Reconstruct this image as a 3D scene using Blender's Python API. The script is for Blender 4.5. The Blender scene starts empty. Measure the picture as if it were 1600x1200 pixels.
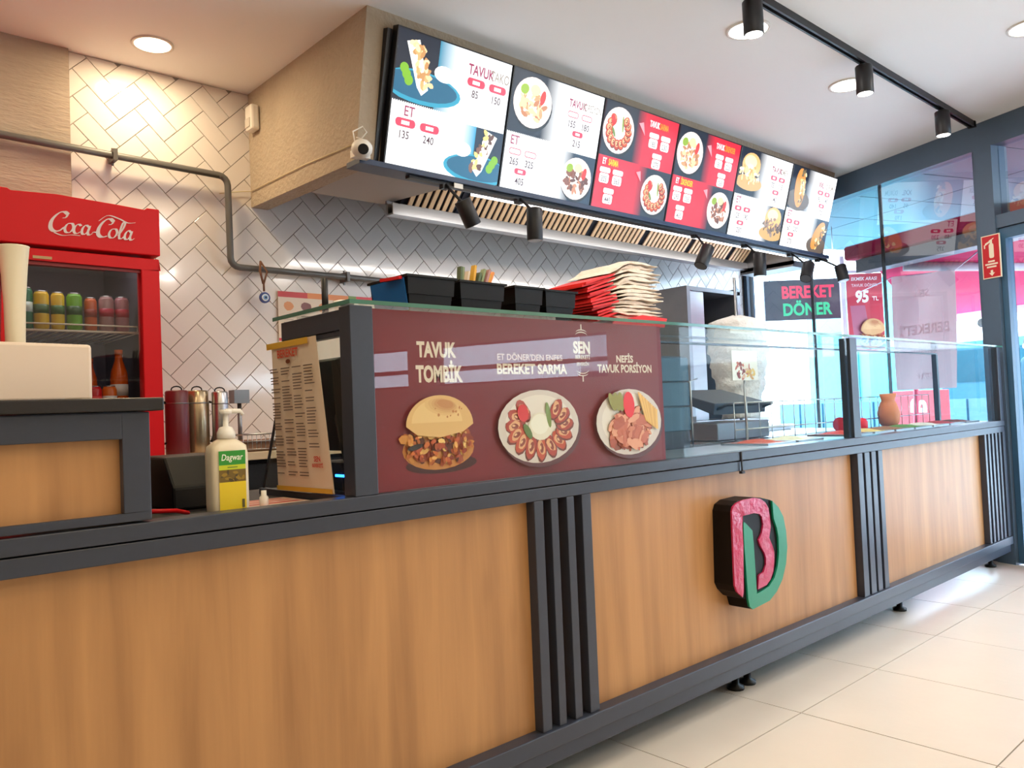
import bpy, bmesh, math, random
from mathutils import Vector, Matrix
random.seed(7)
SC = bpy.context.scene
COL = SC.collection
R = math.radians

# ------------------------------------------------------------------ camera
cam_d = bpy.data.cameras.new('camera'); cam = bpy.data.objects.new('camera', cam_d); COL.objects.link(cam)
cam_d.lens = 28.05; cam_d.sensor_width = 36; cam_d.clip_start = .02
yaw, pitch, roll = R(42.174), R(1.860), R(-2.340)
f_ = Vector((math.cos(pitch)*math.sin(yaw), math.cos(pitch)*math.cos(yaw), math.sin(pitch)))
r_ = Vector((math.cos(yaw), -math.sin(yaw), 0)); u_ = r_.cross(f_)
r2 = math.cos(roll)*r_ + math.sin(roll)*u_; u2 = -math.sin(roll)*r_ + math.cos(roll)*u_
cam.matrix_world = Matrix(((r2.x, u2.x, -f_.x, 0), (r2.y, u2.y, -f_.y, 0), (r2.z, u2.z, -f_.z, 1.07), (0, 0, 0, 1)))
SC.camera = cam
CAM = Vector((0, 0, 1.07))

# ------------------------------------------------------------------ world, exposure
wd = bpy.data.worlds.new('overcast_sky'); SC.world = wd; wd.use_nodes = True
bg = wd.node_tree.nodes['Background']
bg.inputs[0].default_value = (.74, .88, 1.0, 1); bg.inputs[1].default_value = 12.0
SC.view_settings.view_transform = 'Standard'; SC.view_settings.look = 'None'
SC.view_settings.gamma = 1; SC.view_settings.exposure = 0.30; SC.view_settings.use_curve_mapping = False
SC.cycles.max_bounces = 8; SC.cycles.transparent_max_bounces = 16
SC.cycles.caustics_reflective = False; SC.cycles.caustics_refractive = False
SC.cycles.sample_clamp_indirect = 6
LAMP_K = .44          # one knob for all indoor lamps
WARM = (1.0, .79, .48); NEUT = (1.0, .93, .84)

# ------------------------------------------------------------------ helpers
def c(r, g, b, a=1.0):
    f = lambda v: (v/255/12.92) if v/255 <= .04045 else ((v/255+.055)/1.055)**2.4
    return (f(r), f(g), f(b), a)

def tag(o, label=None, cat=None, group=None, kind=None):
    if label: o['label'] = label
    if cat: o['category'] = cat
    if group: o['group'] = group
    if kind: o['kind'] = kind
    return o
ORG = {}
def thing(name, label, cat, loc=(0, 0, 0), group=None, rotz=0):
    o = bpy.data.objects.new(name, None); COL.objects.link(o); o.empty_display_size = .05
    o.location = loc; o.rotation_euler = (0, 0, rotz)
    ORG[o.name] = Vector(loc)
    return tag(o, label, cat, group)

class MB:
    """collects shapes in world coordinates"""
    def __init__(s): s.v = []; s.f = []; s.sm = []
    def add(s, vs, fs, smooth=False):
        n = len(s.v); s.v += [tuple(p) for p in vs]
        for q in fs: s.f.append(tuple(i+n for i in q)); s.sm.append(smooth)
        return s
    def hexa(s, p):   # 8 points: bottom loop 4, top loop 4
        return s.add(p, [(3, 2, 1, 0), (4, 5, 6, 7), (0, 1, 5, 4), (1, 2, 6, 5), (2, 3, 7, 6), (3, 0, 4, 7)])
    def box(s, x0, x1, y0, y1, z0, z1):
        return s.hexa([(x0, y0, z0), (x1, y0, z0), (x1, y1, z0), (x0, y1, z0), (x0, y0, z1), (x1, y0, z1), (x1, y1, z1), (x0, y1, z1)])
    def obox(s, cen, ex, ey, ez, hx, hy, hz):
        cen = Vector(cen); ex = Vector(ex); ey = Vector(ey); ez = Vector(ez); P = []
        for k in (-1, 1):
            for i, j in ((-1, -1), (1, -1), (1, 1), (-1, 1)): P.append(cen+ex*hx*i+ey*hy*j+ez*hz*k)
        return s.hexa(P)
    def prism(s, poly, n):   # poly: 3D loop, n: extrusion vector
        P = [Vector(p) for p in poly]; n = Vector(n); m = len(P)
        vs = P+[p+n for p in P]
        fs = [tuple(range(m))[::-1], tuple(range(m, 2*m))]+[(i, (i+1) % m, m+(i+1) % m, m+i) for i in range(m)]
        return s.add(vs, fs)
    def tube(s, path, r, seg=10, caps=True, smooth=True):
        P = [Vector(p) for p in path]; rs = r if isinstance(r, (list, tuple)) else [r]*len(P)
        vs = []; fs = []; up = None
        for i, p in enumerate(P):
            t = (P[min(i+1, len(P)-1)]-P[max(i-1, 0)]).normalized()
            if up is None: up = t.orthogonal().normalized()
            up = (up-t*up.dot(t)); up = up.normalized() if up.length > 1e-6 else t.orthogonal().normalized()
            b = t.cross(up)
            for k in range(seg):
                a = 2*math.pi*k/seg; vs.append(p+(up*math.cos(a)+b*math.sin(a))*rs[i])
        for i in range(len(P)-1):
            for k in range(seg):
                a = i*seg+k; b2 = i*seg+(k+1) % seg; fs.append((a, b2, b2+seg, a+seg))
        s.add(vs, fs, smooth)
        if caps:
            n0 = len(s.v)-len(vs)
            s.f.append(tuple(n0+k for k in range(seg))[::-1]); s.sm.append(False)
            s.f.append(tuple(n0+(len(P)-1)*seg+k for k in range(seg))); s.sm.append(False)
        return s
    def lathe(s, cen, prof, seg=20, smooth=True, sx=1, sy=1):
        cx, cy, cz = cen; vs = []; fs = []
        for r, z in prof:
            for k in range(seg):
                a = 2*math.pi*k/seg; vs.append((cx+r*sx*math.cos(a), cy+r*sy*math.sin(a), cz+z))
        for i in range(len(prof)-1):
            for k in range(seg):
                a = i*seg+k; b2 = i*seg+(k+1) % seg; fs.append((a, b2, b2+seg, a+seg))
        s.add(vs, fs, smooth)
        n0 = len(s.v)-len(vs)
        s.f.append(tuple(n0+k for k in range(seg))[::-1]); s.sm.append(False)
        s.f.append(tuple(n0+(len(prof)-1)*seg+k for k in range(seg))); s.sm.append(False)
        return s
    def blob(s, cen, rx, ry, rz, seg=12, rings=7, jit=0, rnd=None):
        vs = []; fs = []; cx, cy, cz = cen
        for i in range(rings+1):
            th = math.pi*i/rings
            for k in range(seg):
                a = 2*math.pi*k/seg; q = 1+(rnd.uniform(-jit, jit) if jit and rnd and 0 < i < rings else 0)
                vs.append((cx+rx*q*math.sin(th)*math.cos(a), cy+ry*q*math.sin(th)*math.sin(a), cz+rz*q*math.cos(th)))
        for i in range(rings):
            for k in range(seg): fs.append((i*seg+k, i*seg+(k+1) % seg, (i+1)*seg+(k+1) % seg, (i+1)*seg+k))
        return s.add(vs, fs, True)

def mesh_of(name, mb, mat, org=Vector((0, 0, 0))):
    me = bpy.data.meshes.new(name)
    me.from_pydata([tuple(Vector(p)-org) for p in mb.v], [], mb.f); me.materials.append(mat)
    me.polygons.foreach_set('use_smooth', mb.sm); me.update()
    bm = bmesh.new(); bm.from_mesh(me); bmesh.ops.remove_doubles(bm, verts=bm.verts, dist=1e-6)
    bmesh.ops.recalc_face_normals(bm, faces=bm.faces); bm.to_mesh(me); bm.free()
    return me
def obj(name, mb, mat, parent=None, bevel=0, label=None, kind=None):
    org = ORG[parent.name] if parent is not None else Vector((0, 0, 0))
    if parent is None:   # origin at the base centre
        xs = [p[0] for p in mb.v]; ys = [p[1] for p in mb.v]; zs = [p[2] for p in mb.v]
        org = Vector(((min(xs)+max(xs))/2, (min(ys)+max(ys))/2, min(zs)))
    o = bpy.data.objects.new(name, mesh_of(name, mb, mat, org)); COL.objects.link(o)
    ORG[o.name] = org
    if parent is None: o.location = org
    else: o.parent = parent
    if bevel:
        m = o.modifiers.new('bevel', 'BEVEL'); m.width = bevel; m.segments = 2; m.limit_method = 'ANGLE'; m.angle_limit = R(40)
        m.harden_normals = False
    return tag(o, label, None, None, kind)
def struct(name, mb, mat, label=None, bevel=0):
    o = obj(name, mb, mat, None, bevel, label, 'structure')
    return o
def copy_tree(o, loc=None, label=None, group=None, rotz=None, parent=None):
    n = o.copy(); COL.objects.link(n); n.parent = parent
    if loc is not None: n.location = loc
    if rotz is not None: n.rotation_euler = (0, 0, rotz)
    if label: n['label'] = label
    if group: n['group'] = group
    for ch in [q for q in COL.objects if q.parent == o]: copy_tree(ch, parent=n)
    return n

# ------------------------------------------------------------------ materials
def mat(name, col, rough=.5, metal=0, noise=0, nscale=20, bump=0, bscale=80, stretch=(1, 1, 1), coat=0, emit=None, es=0, alpha=1, spec=.5, trans=0):
    m = bpy.data.materials.new(name); m.use_nodes = True; nt = m.node_tree; b = nt.nodes['Principled BSDF']
    b.inputs['Base Color'].default_value = col; b.inputs['Roughness'].default_value = rough; b.inputs['Metallic'].default_value = metal
    b.inputs['Coat Weight'].default_value = coat; b.inputs['Coat Roughness'].default_value = .05
    b.inputs['Specular IOR Level'].default_value = spec; b.inputs['Transmission Weight'].default_value = trans
    if emit: b.inputs['Emission Color'].default_value = emit; b.inputs['Emission Strength'].default_value = es
    tc = nt.nodes.new('ShaderNodeTexCoord'); mp = nt.nodes.new('ShaderNodeMapping'); nt.links.new(tc.outputs['Object'], mp.inputs[0]); mp.inputs['Scale'].default_value = stretch
    if noise:
        n = nt.nodes.new('ShaderNodeTexNoise'); n.inputs['Scale'].default_value = nscale; n.inputs['Detail'].default_value = 4
        nt.links.new(mp.outputs[0], n.inputs[0])
        mx = nt.nodes.new('ShaderNodeMix'); mx.data_type = 'RGBA'
        mx.inputs[6].default_value = tuple(v*(1-noise) for v in col[:3])+(1,); mx.inputs[7].default_value = tuple(min(1, v*(1+noise)) for v in col[:3])+(1,)
        nt.links.new(n.outputs[0], mx.inputs[0]); nt.links.new(mx.outputs[2], b.inputs['Base Color'])
    if bump:
        n2 = nt.nodes.new('ShaderNodeTexNoise'); n2.inputs['Scale'].default_value = bscale; n2.inputs['Detail'].default_value = 3
        nt.links.new(mp.outputs[0], n2.inputs[0])
        bp = nt.nodes.new('ShaderNodeBump'); bp.inputs['Strength'].default_value = bump; bp.inputs['Distance'].default_value = .01
        nt.links.new(n2.outputs[0], bp.inputs['Height']); nt.links.new(bp.outputs[0], b.inputs['Normal'])
    return m
def glass_mat(name, tint, fac=1.0, rough=0, ior=1.5):
    """thin sheet glass: straight-through transmission with Fresnel reflection"""
    m = bpy.data.materials.new(name); m.use_nodes = True; nt = m.node_tree
    for n in list(nt.nodes):
        if n.type == 'BSDF_PRINCIPLED': nt.nodes.remove(n)
    out = [n for n in nt.nodes if n.type == 'OUTPUT_MATERIAL'][0]
    t = nt.nodes.new('ShaderNodeBsdfTransparent'); t.inputs[0].default_value = tint
    g = nt.nodes.new('ShaderNodeBsdfGlossy'); g.inputs['Roughness'].default_value = rough; g.inputs[0].default_value = (1, 1, 1, 1)
    fr = nt.nodes.new('ShaderNodeFresnel'); fr.inputs[0].default_value = ior
    mu = nt.nodes.new('ShaderNodeMath'); mu.operation = 'MULTIPLY'; mu.inputs[1].default_value = fac; mu.use_clamp = True
    mx = nt.nodes.new('ShaderNodeMixShader')
    ge = nt.nodes.new('ShaderNodeNewGeometry'); fb_ = nt.nodes.new('ShaderNodeMath'); fb_.operation = 'SUBTRACT'; fb_.inputs[0].default_value = 1   # one reflection per sheet, at its entry face
    nt.links.new(ge.outputs['Backfacing'], fb_.inputs[1]); m3 = nt.nodes.new('ShaderNodeMath'); m3.operation = 'MULTIPLY'
    nt.links.new(fr.outputs[0], mu.inputs[0]); nt.links.new(mu.outputs[0], m3.inputs[0]); nt.links.new(fb_.outputs[0], m3.inputs[1]); nt.links.new(m3.outputs[0], mx.inputs[0]); nt.links.new(t.outputs[0], mx.inputs[1]); nt.links.new(g.outputs[0], mx.inputs[2]); nt.links.new(mx.outputs[0], out.inputs[0])
    return m
def cloth_mat(name, col, thr=.5):
    m = mat(name, col, .8, noise=.04, nscale=4); nt = m.node_tree; b = nt.nodes['Principled BSDF']; out = [n for n in nt.nodes if n.type == 'OUTPUT_MATERIAL'][0]
    t = nt.nodes.new('ShaderNodeBsdfTranslucent'); t.inputs[0].default_value = col; mx = nt.nodes.new('ShaderNodeMixShader'); mx.inputs[0].default_value = thr
    nt.links.new(b.outputs[0], mx.inputs[1]); nt.links.new(t.outputs[0], mx.inputs[2]); nt.links.new(mx.outputs[0], out.inputs[0]); return m
def wood_mat(name, base, dark, horiz=False):
    m = bpy.data.materials.new(name); m.use_nodes = True; nt = m.node_tree; b = nt.nodes['Principled BSDF']
    tc = nt.nodes.new('ShaderNodeTexCoord'); mp = nt.nodes.new('ShaderNodeMapping'); nt.links.new(tc.outputs['Object'], mp.inputs[0])
    mp.inputs['Scale'].default_value = (9, 9, .8)
    n = nt.nodes.new('ShaderNodeTexNoise'); n.inputs['Scale'].default_value = 1.6; n.inputs['Detail'].default_value = 8; n.inputs['Distortion'].default_value = .4; nt.links.new(mp.outputs[0], n.inputs[0])
    mp2 = nt.nodes.new('ShaderNodeMapping'); mp2.inputs['Scale'].default_value = (120, 120, 5); nt.links.new(tc.outputs['Object'], mp2.inputs[0])
    n2 = nt.nodes.new('ShaderNodeTexNoise'); n2.inputs['Scale'].default_value = 1; n2.inputs['Detail'].default_value = 3; nt.links.new(mp2.outputs[0], n2.inputs[0])
    mp3 = nt.nodes.new('ShaderNodeMapping'); mp3.inputs['Scale'].default_value = (5, 5, 2.2); nt.links.new(tc.outputs['Object'], mp3.inputs[0])
    vo = nt.nodes.new('ShaderNodeTexVoronoi'); vo.inputs['Scale'].default_value = 1; nt.links.new(mp3.outputs[0], vo.inputs[0])
    kr = nt.nodes.new('ShaderNodeMapRange'); kr.inputs[1].default_value = .02; kr.inputs[2].default_value = .16; kr.inputs[3].default_value = 1; kr.inputs[4].default_value = 0; nt.links.new(vo.outputs[0], kr.inputs[0])
    mr = nt.nodes.new('ShaderNodeMapRange'); mr.inputs[1].default_value = .35; mr.inputs[2].default_value = .72; nt.links.new(n.outputs[0], mr.inputs[0])
    ad = nt.nodes.new('ShaderNodeMath'); ad.operation = 'MULTIPLY_ADD'; nt.links.new(n2.outputs[0], ad.inputs[0]); ad.inputs[1].default_value = .35; nt.links.new(mr.outputs[0], ad.inputs[2])
    k2 = nt.nodes.new('ShaderNodeMath'); k2.operation = 'MULTIPLY_ADD'; nt.links.new(kr.outputs[0], k2.inputs[0]); k2.inputs[1].default_value = .55; nt.links.new(ad.outputs[0], k2.inputs[2])
    s = nt.nodes.new('ShaderNodeMath'); s.operation = 'MULTIPLY'; s.inputs[1].default_value = .42; s.use_clamp = True; nt.links.new(k2.outputs[0], s.inputs[0])
    mx = nt.nodes.new('ShaderNodeMix'); mx.data_type = 'RGBA'; mx.inputs[6].default_value = base; mx.inputs[7].default_value = dark
    nt.links.new(s.outputs[0], mx.inputs[0]); nt.links.new(mx.outputs[2], b.inputs['Base Color'])
    b.inputs['Roughness'].default_value = .42; b.inputs['Specular IOR Level'].default_value = .4
    return m
def attr_mat(name, emission=0, rough=.35, coat=0):
    m = bpy.data.materials.new(name); m.use_nodes = True; nt = m.node_tree; b = nt.nodes['Principled BSDF']
    a = nt.nodes.new('ShaderNodeVertexColor'); a.layer_name = 'ink'
    b.inputs['Roughness'].default_value = rough; b.inputs['Coat Weight'].default_value = coat
    if emission:
        b.inputs['Base Color'].default_value = (.01, .01, .01, 1); b.inputs['Emission Strength'].default_value = emission
        nt.links.new(a.outputs[0], b.inputs['Emission Color'])
    else: nt.links.new(a.outputs[0], b.inputs['Base Color'])
    return m

FRAME = mat('anthracite_powder_coat', c(50, 56, 70), .34, noise=.08, nscale=60)
FRAME_D = mat('dark_recess_metal', c(34, 34, 40), .5)
FRAME_W = mat('window_frame_grey', c(80, 100, 120), .38, noise=.05, nscale=30)
WOOD = wood_mat('oak_laminate', c(194, 144, 94), c(116, 74, 44))
PLASTER = mat('beige_textured_plaster', c(176, 160, 140), .85, noise=.12, nscale=6, bump=.9, bscale=45)
PLASTER_H = mat('combed_plaster', c(168, 152, 138), .85, noise=.15, nscale=5, bump=.5, bscale=22, stretch=(1, 1, 5))
CEIL = mat('ceiling_paint', c(250, 250, 249), .8, noise=.02, nscale=3)
WALLP = mat('wall_paint', c(238, 234, 226), .8, noise=.03, nscale=4)
TILE = mat('white_glazed_tile', c(222, 214, 210), .12, noise=.03, nscale=3, coat=.3)
GROUT = mat('grey_grout', c(140, 132, 126), .9)
FLOORT = mat('beige_porcelain_floor_tile', c(220, 212, 200), .3, noise=.06, nscale=4, bump=.05, bscale=30)
FGROUT = mat('floor_grout', c(120, 110, 98), .9)
BLACK = mat('black_plastic', c(16, 16, 18), .45, spec=.3)
BLACKM = mat('black_matt_metal', c(30, 30, 34), .45, .2)
STEEL = mat('brushed_steel', c(190, 190, 192), .28, 1, noise=.12, nscale=4, stretch=(1, 1, 30))
STEELD = mat('dull_steel', c(140, 140, 144), .38, .9, noise=.1, nscale=8)
WHITEP = mat('white_plastic', c(236, 232, 224), .4)
CREAM = mat('cream_card', c(232, 224, 200), .6)
RED = mat('red_enamel', c(228, 10, 24), .45, noise=.04, nscale=10, spec=.3)
REDPAPER = mat('red_paper', c(236, 30, 32), .55, noise=.08, nscale=30)
KRAFT = mat('cream_wrapping_paper', c(246, 230, 214), .7, noise=.1, nscale=25, bump=.4, bscale=60)
PIPE = mat('grey_painted_pipe', c(92, 90, 88), .4)
GLASS = glass_mat('case_glass', (.93, .97, .96, 1), .62)
GLASSW = glass_mat('shopfront_glass', (.88, .93, .96, 1), 2.3)
GLASSE = mat('glass_edge_green', c(70, 120, 105), .1, spec=.6)
SCREEN = attr_mat('backlit_print', 1.25, .3)
PRINT = attr_mat('printed_ink', 0, .4)
SCREENBG = mat('screen_bezel', c(20, 22, 30), .3)
EMS = mat('added_strip_face', c(250, 246, 240), .5, emit=(1, .95, .9, 1), es=3)  # glowing face of the light strip added under the hood
CONCRETE = mat('street_paving', c(214, 216, 216), .8, noise=.1, nscale=3)

# ------------------------------------------------------------------ flat pictures (print and screens)
FONTC = {}
def text_tris(s, size, bold=0.0, sx=1.0, shear=0.0, align='LEFT'):
    key = (s, bold, shear)
    if key not in FONTC:
        cu = bpy.data.curves.new('text', 'FONT'); cu.body = s; cu.size = 1; cu.offset = bold; cu.shear = shear; cu.resolution_u = 3; cu.fill_mode = 'FRONT'
        ob = bpy.data.objects.new('text', cu); COL.objects.link(ob)
        bpy.context.view_layer.update()
        me = bpy.data.meshes.new_from_object(ob.evaluated_get(bpy.context.evaluated_depsgraph_get()))
        FONTC[key] = ([(v.co.x, v.co.y) for v in me.vertices], [tuple(p.vertices) for p in me.polygons])
        bpy.data.objects.remove(ob); bpy.data.curves.remove(cu); bpy.data.meshes.remove(me)
    vs, fs = FONTC[key]
    xs = [v[0] for v in vs] or [0]; w = (max(xs)-min(xs))
    off = {'LEFT': 0, 'CENTER': -(min(xs)+w/2), 'RIGHT': -max(xs)}[align]
    return [((v[0]+off)*size*sx, v[1]*size) for v in vs], fs
class Pic:
    """flat picture in (u,v) metres; later polygons lie a hair in front of earlier ones"""
    def __init__(s, step=3e-5): s.v = []; s.f = []; s.col = []; s.h = 0; s.step = step
    def poly(s, pts, col, cols=None):
        n = len(s.v); s.h += s.step
        s.v += [(p[0], p[1], s.h) for p in pts]; s.f.append(tuple(range(n, n+len(pts)))); s.col.append(cols or [col]*len(pts))
    def rect(s, u0, v0, u1, v1, col): s.poly([(u0, v0), (u1, v0), (u1, v1), (u0, v1)], col)
    def grad(s, u0, v0, u1, v1, ca, cb):   # left colour -> right colour
        s.poly([(u0, v0), (u1, v0), (u1, v1), (u0, v1)], None, [ca, cb, cb, ca])
    def gradv(s, u0, v0, u1, v1, ca, cb): s.poly([(u0, v0), (u1, v0), (u1, v1), (u0, v1)], None, [ca, ca, cb, cb])
    def ell(s, cu, cv, ru, rv, col, rot=0, n=16, jit=0):
        P = []
        for k in range(n):
            a = 2*math.pi*k/n; q = 1+random.uniform(-jit, jit); x = ru*q*math.cos(a); y = rv*q*math.sin(a)
            P.append((cu+x*math.cos(rot)-y*math.sin(rot), cv+x*math.sin(rot)+y*math.cos(rot)))
        s.poly(P, col)
    def rrect(s, u0, v0, u1, v1, r, col):
        P = []
        for cx, cy, a0 in ((u1-r, v1-r, 0), (u0+r, v1-r, 90), (u0+r, v0+r, 180), (u1-r, v0+r, 270)):
            for k in range(4): a = R(a0+30*k); P.append((cx+r*math.cos(a), cy+r*math.sin(a)))
        s.poly(P, col)
    def text(s, t, u, v, size, col, bold=.0, sx=1, shear=0, align='LEFT'):
        vs, fs = text_tris(t, size, bold, sx, shear, align); n = len(s.v); s.h += s.step
        s.v += [(u+a, v+b, s.h) for a, b in vs]
        for q in fs: s.f.append(tuple(i+n for i in q)); s.col.append([col]*len(q))
    def bits(s, cu, cv, ru, rv, n, pal, size, el=.5, ring=0):
        for _ in range(n):
            a = random.uniform(0, 2*math.pi); d = math.sqrt(random.uniform(ring, 1)); z = size*random.uniform(.6, 1.3)
            s.ell(cu+ru*d*math.cos(a), cv+rv*d*math.sin(a), z, z*el*random.uniform(.7, 1.2), random.choice(pal), random.uniform(0, 3.1), 7, .15)
    def build(s, name, m, O, U, V, N, parent, off=0.0, label=None):
        O = Vector(O); U = Vector(U).normalized(); V = Vector(V).normalized(); N = Vector(N).normalized()
        org = ORG[parent.name]
        me = bpy.data.meshes.new(name)
        me.from_pydata([tuple(O+U*a+V*b+N*(h+off)-org) for a, b, h in s.v], [], s.f)
        at = me.color_attributes.new('ink', 'FLOAT_COLOR', 'CORNER'); i = 0
        flat = []
        for cl in s.col:
            for q in cl: flat += list(q[:4])
        at.data.foreach_set('color', flat)
        me.materials.append(m); me.update()
        o = bpy.data.objects.new(name, me); COL.objects.link(o); o.parent = parent; ORG[o.name] = org
        if label: o['label'] = label
        return o

def clip_poly(P, a, b, cc):   # keep a*x+b*y<=cc
    out = []
    for i in range(len(P)):
        p, q = P[i], P[(i+1) % len(P)]; dp = a*p[0]+b*p[1]-cc; dq = a*q[0]+b*q[1]-cc
        if dp <= 0: out.append(p)
        if (dp < 0 < dq) or (dq < 0 < dp): t = dp/(dp-dq); out.append((p[0]+(q[0]-p[0])*t, p[1]+(q[1]-p[1])*t))
    return out

# glazed side wall frame: s runs along it (towards the kitchen), o is the distance outside it
WD = Vector((.35, .937, 0)).normalized(); WN = Vector((WD.y, -WD.x, 0)); WP = Vector((5.58, 1.62, 0)); UP = Vector((0, 0, 1))
def W(s, z, o=0): return WP+WD*s+WN*o+UP*z
def wbox(mb, s0, s1, z0, z1, o0, o1):
    return mb.hexa([W(s0, z0, o0), W(s0, z0, o1), W(s1, z0, o1), W(s1, z0, o0), W(s0, z1, o0), W(s0, z1, o1), W(s1, z1, o1), W(s1, z1, o0)])
CZ = 2.755    # ceiling height
YB = 3.9      # tiled back wall
XL, YF = -2.6, -3.2
def wall_x(y, o=0): return (WP+WN*o).x+(y-(WP+WN*o).y)*WD.x/WD.y

# ================================================================== STRUCTURE
# floor: slab plus separate tiles on a 0.6 m grid (joints at x = 2.54+.6k, y = 1.41+.6k)
mb = MB(); mb.prism([(XL, YF, -.1), (wall_x(YF), YF, -.1), (wall_x(YB), YB, -.1), (XL, YB, -.1)], (0, 0, .096))
floor = struct('floor', mb, FGROUT, 'pale stone-look floor tiles with thin grey joints')
tmesh = None
for i in range(-6, 7):
    for j in range(-7, 2):
        x0 = 2.542+.597*i; y0 = 1.41+.597*j
        P = [(x0+.002, y0+.002), (x0+.595, y0+.002), (x0+.595, y0+.595), (x0+.002, y0+.595)]
        Q = clip_poly(P, WN.x, WN.y, WN.dot(WP)-.03)
        if len(Q) < 3: continue
        full = len(Q) == 4 and all(abs(a[0]-b[0])+abs(a[1]-b[1]) < 1e-6 for a, b in zip(P, Q))
        cx, cy = x0+.2985, y0+.2985
        if not full or tmesh is None:
            mb = MB(); mb.prism([(p[0]-cx, p[1]-cy, 0) for p in Q], (0, 0, .006)); me = mesh_of('tile', mb, FLOORT)
            if full: tmesh = me
        else: me = tmesh
        o = bpy.data.objects.new('tile', me); COL.objects.link(o); o.parent = floor
        o.location = Vector((cx, cy, -.006+random.uniform(0, .0006)))-ORG[floor.name]

mb = MB(); mb.prism([(XL, YF-.1, CZ), (wall_x(YF, .12), YF-.1, CZ), (wall_x(YB+.2, .12), YB+.2, CZ), (XL, YB+.2, CZ)], (0, 0, .15))
struct('ceiling', mb, CEIL, 'smooth off-white painted ceiling')
mb = MB(); mb.box(XL-.1, XL, YF, YB, 0, CZ+.15); struct('wall_left', mb, WALLP)
# front wall opposite the counter
mb = MB(); wins = []
mb.box(XL, wall_x(YF), YF-.1, YF, 0, CZ+.15)
struct('wall_front', mb, WALLP)

# back wall: grout bed + herringbone tiles as pieces
mb = MB(); mb.box(XL, wall_x(YB)+.02, YB+.004, YB+.12, 0, CZ)
wall_back = struct('wall_back', mb, GROUT, 'kitchen wall in white herringbone tiles')
E1 = Vector((1, 0, 1))/math.sqrt(2); E2 = Vector((-1, 0, 1))/math.sqrt(2)
TW, TL_, GAP = .0885, .186, .0028
A0 = Vector((1.606, YB, 1.423))
def tile_mesh(poly):     # poly in (x,z) world-ish, returns MB with slightly chamfered front
    m_ = MB(); cx = sum(p[0] for p in poly)/len(poly); cz = sum(p[1] for p in poly)/len(poly)
    n = len(poly); back = [(p[0], .0045, p[1]) for p in poly]; mid = [(p[0], -.0015, p[1]) for p in poly]
    fr = []
    for p in poly:
        d = Vector((cx-p[0], cz-p[1])); d = d.normalized()*.0016; fr.append((p[0]+d.x, -.0025, p[1]+d.y))
    m_.v = back+mid+fr; m_.f = [tuple(range(2*n, 3*n))]+[(i, (i+1) % n, n+(i+1) % n, n+i) for i in range(n)]+[(n+i, n+(i+1) % n, 2*n+(i+1) % n, 2*n+i) for i in range(n)]
    m_.sm = [False]*len(m_.f); return m_
cand = []
for k in range(-40, 60):
    for j in range(-40, 40):
        o_ = A0+E1*(k*TW)+E2*(k*TW)+E1*(j*TL_)-E2*(j*TL_)
        for kind in (0, 1):
            if kind == 0: a0, a1, b0, b1 = 0, TL_, -TW, 0
            else: a0, a1, b0, b1 = TL_, TL_+TW, -TL_, 0
            g = GAP/2
            cs = [o_+E1*a+E2*b for a, b in ((a0+g, b0+g), (a1-g, b0+g), (a1-g, b1-g), (a0+g, b1-g))]
            P = [(q.x, q.z) for q in cs]; cx = sum(p[0] for p in P)/4; cz = sum(p[1] for p in P)/4
            if cx < .8 or cx > 6.5 or cz < .75 or cz > 2.9 or (cx > 1.98 and cz > 2.42): continue
            Q = P
            for (a, b, cc) in ((-1, 0, -.937), (1, 0, 6.38), (0, 1, 2.752), (0, -1, -.86)): Q = clip_poly(Q, a, b, cc) if len(Q) > 2 else Q
            if len(Q) < 3: continue
            area = abs(sum(Q[i][0]*Q[(i+1) % len(Q)][1]-Q[(i+1) % len(Q)][0]*Q[i][1] for i in range(len(Q))))/2
            if area < 2e-4: continue
            cand.append((cx > 4.3, cx, kind, P, Q, Q == P, cz))
cand.sort(key=lambda t: (t[0], t[6] < 1.3, (Vector((t[1], YB, t[6]))-CAM).length))
TM = {}; rest = MB(); cnt = 0
for (_, cx, kind, P, Q, full, cz) in cand:
    cz = sum(p[1] for p in P)/4
    if cnt < 300:
        if full:
            if kind not in TM: TM[kind] = mesh_of('tile', tile_mesh([(p[0]-cx, p[1]-cz) for p in P]), TILE)
            me = TM[kind]
        else: me = mesh_of('tile', tile_mesh([(p[0]-cx, p[1]-cz) for p in Q]), TILE)
        o = bpy.data.objects.new('tile', me); COL.objects.link(o); o.parent = wall_back
        o.location = Vector((cx, YB+random.uniform(-.0006, .0006), cz))-ORG[wall_back.name]
        o.rotation_euler = (random.uniform(-.004, .004), 0, random.uniform(-.004, .004)); cnt += 1
    else:
        t = tile_mesh(Q); rest.add([(v[0], v[1]+YB, v[2]) for v in t.v], t.f)
if rest.v: obj('tile_field', rest, TILE, wall_back, kind='stuff')
# combed plaster panel left of the tiles
mb = MB(); mb.box(XL, .93, YB-.03, YB+.004, 0, CZ); struct('trim_1', mb, PLASTER_H, 'grey-beige combed plaster panel left of the tiles')

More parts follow.
